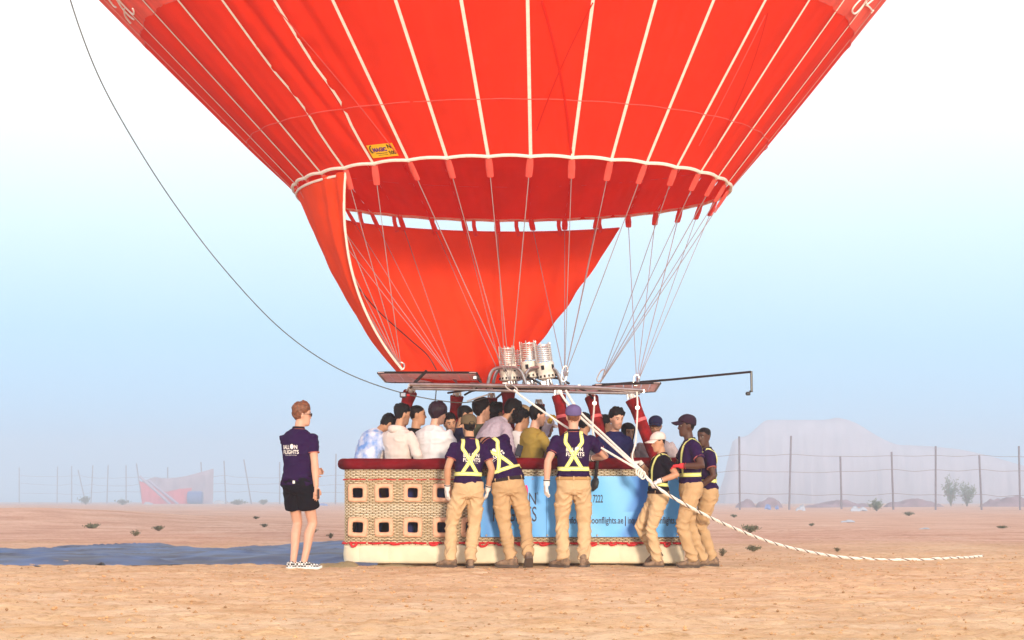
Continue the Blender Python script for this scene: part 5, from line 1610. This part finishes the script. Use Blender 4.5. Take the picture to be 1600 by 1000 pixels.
    if full:
        me = fuse(mb, .0105, 3, .5); Vs = get_v(me); Ns = get_n(me)
        w1 = fbm(Vs * np.array((8, 8, 10)) + seed, 2, seed + 9); disp = .007 * w1
        for i in range(2):
            h_, k_, n_, Rf, ball = LG[i]
            if short: break
            for c, sc_, a_, fr_ in ((k_, .15, .022, 58), (n_.lerp(k_, .20), .12, .026, 66), (h_.lerp(k_, .25), .14, .018, 46), (k_.lerp(n_, .5), .11, .016, 60)):
                d2 = np.linalg.norm(Vs - np.array(c), axis=1); ax = np.array((k_ - h_).normalized() if c is not n_ else (n_ - k_).normalized())
                t = (Vs - np.array(c)) @ ax
                ridge = 1 - np.abs(np.sin(t * fr_ * .5 + 3.2 * vnoise(Vs * np.array((10, 10, 5)) + seed, seed + 5) + Vs[:, 0] * 14))
                disp = disp + a_ * (ridge - .4) * np.exp(-(d2 / sc_) ** 2)
        # vertical drag lines from the crotch
        cr_ = pos + V3(0, 0, -.10); d2 = np.linalg.norm(Vs - np.array(cr_), axis=1)
        disp = disp + .022 * (1 - np.abs(np.sin(np.arctan2(Vs[:, 0] - cr_.x, -(Vs[:, 2] - cr_.z) + .02) * 6 + seed))) * np.exp(-(d2 / .16) ** 2)
        set_v(me, Vs + Ns * disp[:, None])
        tb = BVHTree.FromPolygons([v.co.copy() for v in me.vertices], [tuple(p.vertices) for p in me.polygons])
        tro = fin(me, 'shorts' if short else 'trousers', M[trousers])
    else:
        fin_mb(mb, 'trousers', M[trousers])
    if full and pockets and not short:
        for i, sx in enumerate((-1, 1)):
            h_, k_, n_, Rf, ball = LG[i]; ax = (k_ - h_).normalized(); outv = V3(sx, -.25, 0); outv = (outv - ax * outv.dot(ax)).normalized(); tang = ax.cross(outv).normalized()
            for nm, t0, t1, wd, lf in (('cargo_pocket', .50, .86, .080, .010), ('pocket_flap', .46, .58, .086, .016)):
                mb_ = MB(); g = []; nu_, nv_ = 6, 5
                for b in range(nv_):
                    for a in range(nu_):
                        c = h_ + (k_ - h_) * (t0 + (t1 - t0) * b / (nv_ - 1)); an = (a / (nu_ - 1) - .5) * wd / .085 * 1.6
                        dirv = outv * math.cos(an) + tang * math.sin(an); r_ = tb.ray_cast(c + dirv * .25, -dirv, .3)
                        p_ = r_[0] if r_[0] is not None else c + dirv * .09
                        ed = 1 if (0 < a < nu_ - 1 and 0 < b < nv_ - 1) else .0
                        g.append(p_ + dirv * (lf * ed - .001))
                mb_.add(g, [(b * nu_ + a, b * nu_ + a + 1, (b + 1) * nu_ + a + 1, (b + 1) * nu_ + a) for b in range(nv_ - 1) for a in range(nu_ - 1)]); fin_mb(mb_, nm, M[trousers])
        for sx in (-1, 1):
            mb_ = MB(); g = []
            for v in (.0, -.045, -.09):
                for u in (-.055, -.02, .02, .055):
                    c, rr = F(v); o = c + rr @ V3(sx * .078 + u, -.5, 0); r_ = tb.ray_cast(o, (rr @ V3(0, 1, 0)), 1)
                    p_ = r_[0] if r_[0] is not None else c; g.append(p_ + rr @ V3(0, -.004 if abs(u) < .03 and v > -.08 else .0005, 0))
            mb_.add(g, [(b * 4 + a, b * 4 + a + 1, (b + 1) * 4 + a + 1, (b + 1) * 4 + a) for b in range(2) for a in range(3)]); fin_mb(mb_, 'back_pocket', M[trousers])
    if belt:
        mb_ = MB(); rings = []
        for zc, o_ in ((.038, .017), (.042, .024), (.070, .024), (.074, .016)):
            c, rr = F(zc); w = np.interp(zc, _tz, [t[1] for t in TORSO]) * fat + o_; d = np.interp(zc, _tz, [t[2] for t in TORSO]) * fat + o_
            rings.append([c + rr @ V3(w * math.copysign(abs(math.cos(a)) ** .85, math.cos(a)), d * math.copysign(abs(math.sin(a)) ** .85, math.sin(a)) - .006, 0) for a in np.linspace(0, 2 * PI, 29)[:-1]])
        mb_.loft(rings, 0, False); bo_ = fin_mb(mb_, 'belt', M[belt])
        for a in (-90, -40, -140, 40, 140):
            mb_ = MB(); c, rr = F(.055); w = np.interp(.055, _tz, [t[1] for t in TORSO]) * fat + .027; d = np.interp(.055, _tz, [t[2] for t in TORSO]) * fat + .027
            mb_.box(c + rr @ V3(w * math.cos(R(a)), d * math.sin(R(a)) - .006, 0), (.012, .012, .05), rr @ rz(a)); fin_mb(mb_, 'belt_loop', M[trousers], False)
    if full:
        for i, sx in enumerate((-1, 1)):
            h_, k_, n_, Rf, ball = LG[i]; O = ball - Rf @ V3(0, .10, 0)
            pr = [(-.078, .016, .050), (-.070, .032, .080), (-.035, .039, .100), (.010, .041, .100), (.055, .043, .082), (.10, .048, .064), (.145, .046, .054), (.175, .034, .042), (.190, .012, .028)]
            if shoes == 'slip': pr = [(y_, w_, hh_ * .72) for y_, w_, hh_ in pr]
            mb_ = MB(); rings = []
            for y_, w_, hh_ in pr:
                rings.append([O + Rf @ V3(w_ * math.copysign(abs(math.cos(a)) ** .7, math.cos(a)), y_, .020 + hh_ * .5 * (1 + math.copysign(abs(math.sin(a)) ** .8, math.sin(a)))) for a in np.linspace(0, 2 * PI, 17)[:-1]])
            mb_.loft(rings)
            if shoes == 'boot':
                dn = (k_ - n_).normalized(); mb_.tube([O + Rf @ V3(0, -.01, .06), O + Rf @ V3(0, -.012, .10), n_ + dn * .06], [.043, .050, .053], 14)
            bo2 = fin_mb(mb_, 'shoe', M['boot'] if shoes == 'boot' else M['checker'])
            mb_ = MB(); rings = []
            for zq, e_ in ((0, 0), (.008, .006), (.024, .006), (.028, .0)):
                ring = []
                for y_, w_, hh_ in pr: ring.append(O + Rf @ V3(w_ + e_, y_ * (1.02), zq + (.012 if y_ > .16 else 0)))
                for y_, w_, hh_ in reversed(pr): ring.append(O + Rf @ V3(-w_ - e_, y_ * (1.02), zq + (.012 if y_ > .16 else 0)))
                rings.append(ring)
            mb_.loft(rings); fin_mb(mb_, 'shoe_sole', M['boot_sole'] if shoes == 'boot' else M['slip_sole'], True, bo2)
            if shoes == 'boot':
                for q_ in range(4):
                    mb_ = MB(); y_ = .03 + .022 * q_; z_q = .118 - .016 * q_; mb_.tube([O + Rf @ V3(-.026, y_, z_q - .006), O + Rf @ V3(0, y_ + .004, z_q + .004), O + Rf @ V3(.026, y_, z_q - .006)], .0045, 5)
                    fin_mb(mb_, 'lace', M['belt_tan'], True, bo2)
    # ---- gloves
    for i, dd, nn, curl in gl:
        a, e, w_ = A[i]; sx = (-1, 1)[i]; c2 = hands[i] if isinstance(hands[i], dict) else {}
        me = hand_mesh(w_, dd, nn, c2.get('th', sx), curl, 1.18, .005)
        g_o = fin(me, 'glove', M[gloves[i]])
        mb_ = MB(); d = (w_ - e).normalized(); mb_.tube([w_ - d * .055, w_ - d * .02, w_ + d * .012], [.037, .034, .033], 12); fin_mb(mb_, 'glove_cuff', M[gloves[i]], True, g_o)
        mb_ = MB(); mb_.tube([w_ - d * .052, w_ - d * .040], .0385, 12); fin_mb(mb_, 'glove_band', M['belt_dark'], True, g_o)
    # ---- hair, cap, glasses
    def shell(maskf, thick, nz_=40, na_=56, sink=.012):
        mb_ = MB(); rings = []
        for zq in list(np.linspace(-.112, .10, nz_)) + [.107, .112, .116, .119, .1215]:
            ring = []
            for j in range(na_):
                a = 2 * PI * j / na_; aa = a if a <= PI else 2 * PI - a
                p_ = head_pt(a, zq) if not (zq < .03 and aa < .5) else head_pt(a, zq)
                n_ = (p_ - V3(0, -.006, min(zq * .75, .05))).normalized(); m_ = maskf(aa, zq, p_)
                ring.append(hc + Rh @ ((p_ + n_ * (m_ * thick(aa, zq, p_, a) - (1 - m_) * sink)) * hscale))
            rings.append(ring)
        mb_.loft(rings); return mb_
    nzv = lambda p_, f, sd_: float(vnoise(np.array([[p_.x * f, p_.y * f, p_.z * f * .6]]), sd_)[0])
    def hl(style):
        pts = {'short': [(0, .072), (.6, .066), (1.0, .045), (1.35, .022), (1.62, -.012), (2.0, -.040), (2.6, -.062), (PI, -.066)],
               'crop': [(0, .074), (.6, .070), (1.0, .052), (1.35, .030), (1.62, .004), (2.0, -.022), (2.6, -.045), (PI, -.05)],
               'mop': [(0, .040), (.6, .030), (1.0, .010), (1.35, -.010), (1.62, -.030), (2.0, -.056), (2.6, -.074), (PI, -.078)]}[style]
        return lambda a: np.interp(a, [p_[0] for p_ in pts], [p_[1] for p_ in pts])
    if hstyle in ('short', 'mop', 'curly', 'crop', 'quiff'):
        line_ = hl({'curly': 'short', 'quiff': 'short'}.get(hstyle, hstyle))
        t0 = {'short': .011, 'mop': .026, 'curly': .022, 'crop': .004, 'quiff': .012}[hstyle]
        def mk(a, zq, p_):
            return float(ss(-.007, .007, zq - line_(a) + .012 * nzv(p_, 55, seed) + .006 * nzv(p_, 130, seed)))
        def th(a, zq, p_, ar):
            k = .45 + .55 * float(ss(line_(a), line_(a) + .07, zq)); t = t0 * k
            if hstyle == 'quiff': t = .003 + .026 * float(ss(line_(a) - .005, line_(a) + .055, zq)) * (.55 + .45 * math.exp(-(a / 1.3) ** 2))
            if hstyle in ('short', 'quiff'): t += .008 * float(ss(.05, .11, zq))
            if cap: t = min(t, .006)
            f_, am = {'curly': (55, .7), 'short': (45, .5), 'mop': (28, .35), 'crop': (60, .2), 'quiff': (42, .5)}[hstyle]
            return t * (1 + am * nzv(p_, f_, seed + 2) + am * .5 * nzv(p_, f_ * 2.2, seed + 3))
        fin_mb(shell(mk, th), 'hair', M[hair])
    if hstyle == 'scarf':
        def mk(a, zq, p_): return float(max(ss(.75, .95, a), ss(.055, .072, zq)))
        def th(a, zq, p_, ar): return .018 + .004 * nzv(p_, 30, seed)
        so = fin_mb(shell(mk, th), 'headscarf', M['scarf'])
        mb_ = MB(); rings = []
        for zq, w_, d_, oy in ((-.05, .084, .095, -.01), (-.10, .085, .095, -.005), (-.15, .092, .10, -.005), (-.21, .15, .12, -.01), (-.25, .19, .135, -.015)):
            rings.append([hc + Rh @ V3(w_ * math.cos(a), d_ * math.sin(a) * (1 if math.sin(a) < 0 else (.35 if zq > -.09 else .9)) + oy, zq) for a in np.linspace(0, 2 * PI, 25)[:-1]])
        mb_.loft(rings, 0, False); fin_mb(mb_, 'scarf_drape', M['scarf'])
    if cap:
        cd = cap_d or {}
        yawc = cd.get('turn', 0); low = cd.get('low', .040); tilt = cd.get('tilt', .03)
        def mk(a, zq, p_): return float(ss(-.005, .005, zq - (low + tilt * math.cos(a))))
        def th(a, zq, p_, ar): return .017 + .010 * float(ss(.05, .11, zq)) + .0012 * math.cos(6 * ar)
        co = fin_mb(shell(mk, th, 46), 'cap', M[cap])
        if cd.get('brim', True):
            Rb = rz(yawc) if yawc else Matrix.Identity(3); mb_ = MB(); up_, lo_ = [], []
            n_ = 15; rows_ = 5; g = []
            for r_ in range(rows_):
                t = r_ / (rows_ - 1)
                for j in range(n_):
                    a = (j / (n_ - 1) - .5) * 2 * 1.18; b_ = head_pt(a, low + tilt * math.cos(a) + .006); ext = .085 * t * math.cos(a * .72) ** .8
                    p_ = V3(b_.x * 1.12, b_.y * 1.06 + .010 + ext, b_.z - t * .012 - .030 * (b_.x / .07) ** 2 * (.4 + .6 * t) * .6)
                    g.append(p_)
            Vb = [hc + Rh @ (Rb @ p_) * 1 for p_ in g] + [hc + Rh @ (Rb @ (p_ - V3(0, 0, .006))) for p_ in g]
            N_ = n_ * rows_; fs = []
            for r_ in range(rows_ - 1):
                for j in range(n_ - 1):
                    a = r_ * n_ + j; fs += [(a, a + n_, a + n_ + 1, a + 1), (N_ + a, N_ + a + 1, N_ + a + n_ + 1, N_ + a + n_)]
            for j in range(n_ - 1):
                a = (rows_ - 1) * n_ + j; fs.append((a, N_ + a, N_ + a + 1, a + 1))
            for r_ in range(rows_ - 1):
                a = r_ * n_; fs.append((a, N_ + a, N_ + a + n_, a + n_)); a += n_ - 1; fs.append((a, a + n_, N_ + a + n_, N_ + a))
            mb_.add(Vb, fs); fin_mb(mb_, 'cap_brim', M[cap], True, co)
        mb_ = MB(); mb_.sph(hc + Rh @ V3(0, -.01, .148 * .98), (.008, .008, .005), 8, 5); fin_mb(mb_, 'cap_button', M[cap], True, co)
        if cd.get('strap'):                        # strap opening at the back, hair showing through
            mb_ = MB(); arc = []
            for a in np.linspace(PI - .42, PI + .42, 11):
                t = (a - PI) / .42; zq = low - tilt + .004 + .036 * math.sqrt(max(0, 1 - t * t)); p_ = head_pt(a, zq); n_ = V3(p_.x, p_.y, 0).normalized(); arc.append(hc + Rh @ (p_ + n_ * .0195))
            arc2 = [hc + Rh @ (head_pt(a, low - tilt + .002) + V3(0, -.0185, 0)) for a in np.linspace(PI + .42, PI - .42, 8)]
            mb_.add(arc + arc2, [tuple(range(len(arc) + len(arc2)))]); fin_mb(mb_, 'cap_opening', M[hair], True, co)
        if cd.get('marks'):
            for k in range(5):
                mb_ = MB(); a0 = 1.05 + k * .17; g = [hc + Rh @ (head_pt(-a_ if cd['marks'] < 0 else a_, zq) * 1.0 + V3(*(head_pt(-a_ if cd['marks'] < 0 else a_, zq).normalized() * .024))) for a_, zq in ((a0, .052), (a0 + .09, .052), (a0 + .09, .072), (a0, .072))]
                mb_.add(g, [(0, 1, 2, 3)]); fin_mb(mb_, 'cap_mark', M['letter_white'], False, co)
    if face:
        for sx in (-1, 1):
            mb_ = MB(); c = head_pt(math.atan2(sx * .031, .083), .012); c = V3(sx * .031, .0680, .012); 
            rings = []
            mb_.sph(hc + Rh @ c, (.0115, .0115, .0075), 12, 8, 0, Rh)
            mb_.sph(hc + Rh @ (c + V3(0, .0088, -.001)), (.0058, .0045, .0058), 8, 6, 1, Rh); fin_mb(mb_, 'eye', [M['eye_white'], M['iris']])
    if glasses:
        mt = M['lens'] if glasses == 'sun' else M['frame_dark']
        fr_ = MB()
        for sx in (-1, 1):
            ring = [hc + Rh @ V3(sx * .033 + .024 * math.copysign(abs(math.cos(a)) ** .75, math.cos(a)), .100 - .10 * (abs(sx * .033 + .02 * math.cos(a)) / .07) ** 2 * .12, .010 + .017 * math.copysign(abs(math.sin(a)) ** .75, math.sin(a))) for a in np.linspace(0, 2 * PI, 17)]
            fr_.tube(ring, .0028 if glasses != 'sun' else .0035, 5); fr_.tube([hc + Rh @ V3(sx * .056, .096, .014), hc + Rh @ V3(sx * .079, .03, .012), hc + Rh @ V3(sx * .080, -.03, .004)], .003, 5)
        fr_.tube([hc + Rh @ V3(-.01, .102, .014), hc + Rh @ V3(.01, .102, .014)], .0025, 5)
        go = fin_mb(fr_, 'glasses', M['frame_dark'])
        if glasses == 'sun':
            for sx in (-1, 1):
                mb_ = MB(); mb_.add([hc + Rh @ V3(sx * .033 + .023 * math.copysign(abs(math.cos(a)) ** .75, math.cos(a)), .0995, .010 + .016 * math.copysign(abs(math.sin(a)) ** .75, math.sin(a))) for a in np.linspace(0, 2 * PI, 17)[:-1]], [tuple(range(16))]); fin_mb(mb_, 'glasses_lens', M['lens'], False, go)
    return dict(root=root, s=s, loc=loc, Rw=Rw, A=A, F=F, hc=hc, Rh=Rh, spot=spot, fin_mb=fin_mb, L=L, top=top)


CREW = 'ground crew in khaki trousers'
PAX = 'passengers standing in the basket'
# ---- the crew and the man in shorts
A_ = person('man in violet polo and black shorts standing alone left of the basket, arms folded', (470, 629), 21.2, -28, 'fair', at=466, shirt='polo', shirt_lo=-.03, trousers='shorts', short=True, shoes='slip',
       hair='hair_brown', hstyle='quiff', glasses='sun', hy=-42, hp=4, collar=True, logo=-.015, feet=[(-.05, -.02, 0, -15, 0), (.055, .03, 0, -52, 0)], fwd=3,
       arms=[(('w', 489, 738, 21.32), (-.8, .1, -1)), (('w', 494, 761, 21.06), (.8, -.5, -.4))], hands=[dict(d=(.88, .35, .12), n=(.47, -.88, 0), curl=50, th=1), dict(curl=30, n=(-.6, .4, 0))])
ph = W(497, 772, 21.03); o = MB(); o.box((0, 0, 0), (.012, .07, .10), bev=.006); ob = o.build('phone', M['phone']); ob.location = ph; ob.rotation_euler = (0, 0, R(20)); tag(ob, 'black phone in the hand of the man in shorts', 'phone')
mb_ = MB(); p_, n_ = A_['F'](.02)[0], A_['F'](.02)[1]; mb_.box(p_ + n_ @ V3(.035, -.137, -.015), (.026, .006, .032)); A_['fin_mb'](mb_, 'white_tag', M['letter_white'], False)

B_ = person('crewman with olive cap and wide stance, back turned, left of the banner', (737, 648), 21.75, 8, 'tan', at=732, fat=.98, shirt='polo', trousers='khaki', hstyle='short', cap='cap_olive', cap_d=dict(strap=True, low=.030, tilt=.022),
       beard=.8, hy=14, hp=4, collar=True, logo=.02, harness=True, pockets=True, group=CREW, fwd=4, side=2,
       feet=[('w', 704, 21.75, 62, 0), ('w', 735, 21.7, 4, 0)], knee=[(-.4, 1, 0), (.2, 1, 0)],
       arms=[(('w', 699, 764, 21.72), (-.6, -1, .1)), (('w', 762, 765, 21.8), (.7, -1, .1))], gloves=('glove_white', 'glove_white'), hands=[dict(n=(.8, .5, 0), curl=25), dict(n=(-.8, .5, 0), curl=25)])
C_ = person('crewman bent far over the rim so his head is hidden, back turned', (748, 668), 21.80, 6, 'tan', at=794, scale=.945, shirt='polo', trousers='khaki_deep', hstyle='short', hy=6, hp=106, collar=True, logo=-.03, harness=True, pockets=True, belt='belt_dark', group=CREW,
       fwd=28, side=-36, hr=-8, feet=[('w', 799, 21.72, 74, 0), ('w', 827, 21.62, 6, 38)], knee=[(-.1, 1, 0), (.3, 1, 0)],
       arms=[((-.42, .50, .98), (-1, -.3, 0)), ((.10, .52, 1.02), (1, -.3, -.2))])
D_ = person('crewman in violet cap with tan belt, back turned, before the banner', (896, 634), 21.75, 0, 'fair', at=896, shirt='polo', trousers='khaki', hair='hair_brown', hstyle='crop', cap='cap_violet', cap_d=dict(low=.034, tilt=.02, brim=True), collar=True, logo=.015, harness=True, pockets=True, belt='belt_tan', group=CREW,
       fat=1.06, feet=[('w', 880, 21.72, 48, 0), ('w', 912, 21.72, -10, 0)], knee=[(-.2, 1, 0), (.2, 1, 0)],
       arms=[(('w', 854, 757, 21.65), (-.7, -.9, .1)), (('w', 922, 716, 22.05), (1, -.5, -.3))], gloves=('glove_white', 'glove_white'), hands=[dict(n=(.8, .5, 0), curl=35), dict(n=(-.6, .2, -.6), curl=40)])
E_ = person('short crewman in white cap leaning back, gripping the braided rope', (1024, 676), 21.75, 104, 'tan', at=1028, shirt='polo_dark', trousers='khaki', hstyle='crop', cap='cap_white', cap_d=dict(low=.038, tilt=.02), collar=True, harness=True, belt='belt_dark', pockets=True, group=CREW,
       dz=.01, fwd=-7, hp=14, hy=6, feet=[('w', 1028, 21.70, 95, 0), ('w', 1030, 21.95, 100, 30, .05)], knee=[(0, 1, 0), (.1, 1, 0)],
       arms=[(('w', 1029, 752, 21.50), (-.6, -1, -.1)), (('w', 1000, 722, 22.0), (.3, -.5, -1))], gloves=('glove_white', 'glove_white'), hands=[dict(n=(.3, .1, -1), curl=75, d=(-.15, .9, -.45)), dict(n=(0, .2, -1), curl=20, d=(0, 1, -.05))], face=True)
F_ = person('tall dark-skinned crewman in black cap resting a red glove on his mate', (1076, 649), 21.72, 100, 'dark', at=1079, shirt='polo', trousers='khaki_deep', hstyle='crop', cap='cap_black', cap_d=dict(low=.034, tilt=.03, marks=1), collar=True, harness=True, pockets=True, group=CREW,
       hy=-4, hp=2, fwd=3, feet=[('w', 1083, 21.66, 80, 0), ('w', 1098, 21.9, 86, 0)], knee=[(0, 1, 0), (.1, 1, 0)],
       arms=[(('w', 1064, 728, 21.5), (-.8, -1, -.4)), ((.20, .30, 1.06), (1, -1, 0))], gloves=('glove_red', None), hands=[dict(n=(.5, .3, -.8), curl=40), False], face=True)
G_ = person('bareheaded dark-skinned crewman at the far right, half hidden behind his mate', (1094, 667), 22.15, 92, 'dark', at=1106, fat=.95, shirt='polo', trousers='khaki_deep', hstyle='crop', collar=True, harness=True, pockets=True, group=CREW,
       hy=46, hp=6, fwd=4, feet=[('w', 1103, 22.3, 80, 15), ('w', 1114, 22.1, 90, 0)], face=True,
       arms=[((-.22, .16, 1.0), (-.6, -1, -.3)), ((.22, .30, 1.08), (1, -1, 0))])

# ---- passengers
FL = .10
def pax(label, head, Y, yaw, **k):
    k.setdefault('trousers', 'indigo'); k.setdefault('full', False); k.setdefault('shirt_lo', -.03)
    return person(label, head, Y, yaw, floor=FL, group=PAX, **k)
DOWN = [((-.26, .10, .92), (-1, -.5, 0)), ((.26, .10, .92), (1, -.5, 0))]
FRONT = [((-.16, .34, 1.02), (-1, -.4, -.3)), ((.16, .34, 1.02), (1, -.4, -.3))]
pax('passenger in blue and white tie-dye shirt, hunched, leftmost in the basket', (603, 645), 22.62, -48, skin='olive', shirt='tie_dye', sleeve=1.9, fwd=34, hp=46, hy=-8, arms=FRONT, scale=.94)
pax('passenger in cream hoodie looking right, second from the left', (628, 630), 22.5, -38, skin='tan', shirt='cream', sleeve=1.95, hood=True, hy=-18, hp=8, beard=.5, arms=DOWN, fwd=5)
pax('passenger in black t-shirt with white squiggle, face in profile', (652, 632), 22.78, -62, skin='tan', shirt='jet', hstyle='crop', hy=-20, arms=DOWN, print_=('letter_white', [(-.10, -.07, .30, .31), (-.075, -.06, .27, .30), (-.06, -.03, .275, .285), (-.03, -.01, .285, .295)]))
pax('heavy passenger in white shirt with thick plum-dark mop of hair', (684, 628), 22.52, -36, skin='fair', shirt='white', sleeve=1.6, fat=1.22, hair='hair_plum', hstyle='mop', hy=-22, hp=12, glasses='clear', beard=.6, arms=FRONT, fwd=6)
pax('passenger in white tee with red print, face peeping behind the mop-haired one', (703, 646), 22.86, 196, skin='tan', shirt='white', hstyle='short', face=True, beard=.7, hp=12, hr=10, arms=DOWN, print_=('cord_red', [(-.10, -.06, .34, .37), (-.05, -.01, .34, .37), (-.10, -.07, .29, .32), (-.06, -.02, .29, .32), (-.09, -.05, .24, .27)]))
pax('passenger in dark blue shirt right behind the olive cap, head slightly bowed', (726, 632), 22.9, -70, skin='tan', shirt='dark_navy', hstyle='crop', hy=-6, hp=16, arms=DOWN)
pax('passenger with tall black hair and grey-green shirt, above the olive cap', (753, 624), 23.2, -48, skin='fair', shirt='grey_green', hstyle='quiff', hy=-16, beard=.4, arms=DOWN)
pax('passenger only seen as black hair left of the bright red upright', (777, 629), 23.3, -60, skin='olive', shirt='dark_navy', hstyle='curly', arms=DOWN)
P9 = pax('bearded passenger in lilac grey shirt leaning over, phone in hand', (796, 633), 22.58, -62, skin='tan', shirt='lilac_grey', sleeve=1.9, fwd=42, hp=30, hy=-6, beard=1.0, collar='lilac_grey', scale=1.04, at=751,
    arms=[(('w', 795, 705, 22.15), (-.5, -.4, -1)), (('w', 803, 722, 22.12), (.5, -.4, -1))], hands=[dict(n=(.3, .3, .6), curl=35), dict(n=(-.3, .5, .7), curl=45)])
ob = MB(); ob.box((0, 0, 0), (.07, .010, .135), bev=.005); ob = ob.build('phone', M['phone']); ob.location = W(811, 704, 22.06); ob.rotation_euler = (R(-20), R(22), R(15)); tag(ob, 'black phone held above the rim beside the bright red upright', 'phone')
pax('passenger in white t-shirt with curly black hair right of the bright red upright', (815, 638), 22.66, -50, skin='tan', shirt='white', hstyle='curly', hy=-16, hp=10, arms=FRONT, beard=.3)
pax('passenger showing only a beige cap above the curly-haired one', (817, 634), 23.25, -40, skin='fair', shirt='cream', cap='cap_beige', arms=DOWN)
pax('passenger in olive long-sleeved top facing right', (840, 632), 22.5, -58, skin='fair', shirt='olive', sleeve=1.95, hstyle='short', hy=-10, hp=8, fwd=10, beard=.4, arms=FRONT)
pax('pilot in pale lilac uniform shirt and white cap, raising a yellow glove', (853, 652), 22.85, -70, skin='olive', shirt='lilac_white', sleeve=1.95, cap='cap_pilot', hp=14, beard=.6, arms=[(('w', 861, 654, 22.6), (-.6, .4, -1)), DOWN[1]], gloves=('glove_yellow', None), hands=[dict(n=(.5, .5, 0), curl=70), False])
pax('passenger half hidden behind the violet cap, cheek showing at its right', (913, 645), 22.95, -30, skin='tan', shirt='white', hstyle='short', hy=-12, arms=DOWN)
pax('passenger behind the slanted upright right of the violet cap', (944, 648), 23.25, -60, skin='olive', shirt='dark_navy', hstyle='short', arms=DOWN)
pax('dark-haired passenger low in the back, left of the man in the navy tee', (951, 664), 23.45, -20, skin='olive', shirt='jet', hstyle='mop', arms=DOWN)
pax('young man in navy tee with thick black hair, facing front', (963, 638), 22.5, 212, skin='fair', shirt='navy', hstyle='quiff', face=True, beard=.45, hp=14, hy=-6, fat=1.08, arms=[((-.25, .12, .90), (-1, -.4, 0)), ((.25, .12, .90), (1, -.4, 0))], print_=None)
pax('woman in black headscarf beside the man in navy tee', (981, 661), 22.95, 200, skin='olive', shirt='jet', sleeve=1.9, hstyle='scarf', face=True, hp=10, arms=DOWN)
P18 = pax('passenger in navy cap and glasses with grey tee, above the white cap', (1024, 651), 22.72, 170, skin='tan', shirt='heather', collar='royal', cap='cap_navy', cap_d=dict(low=.036, tilt=.02), glasses='clear', face=True, beard=.6, hp=8, fat=1.1, arms=DOWN)
# ------------------------------------------------------------------ haze
bpy.data.scenes.remove(TMP)
HAZE_D = 0.0021
hz = MB(); hz.box((0, 420, 9.5), (1300, 1010, 29.0)); ho = hz.build('haze', [], smooth=False)
hm = bpy.data.materials.new('haze'); hm.use_nodes = True
n_ = hm.node_tree.nodes; n_.clear()
vo = n_.new('ShaderNodeOutputMaterial'); pv = n_.new('ShaderNodeVolumePrincipled')
pv.inputs['Color'].default_value = (0.74, 0.86, 1.0, 1); pv.inputs['Density'].default_value = HAZE_D
pv.inputs['Anisotropy'].default_value = 0.65
hm.node_tree.links.new(pv.outputs[0], vo.inputs['Volume'])
ho.data.materials.append(hm); tag(ho, 'thin pale dust haze hanging over the desert', kind='stuff')
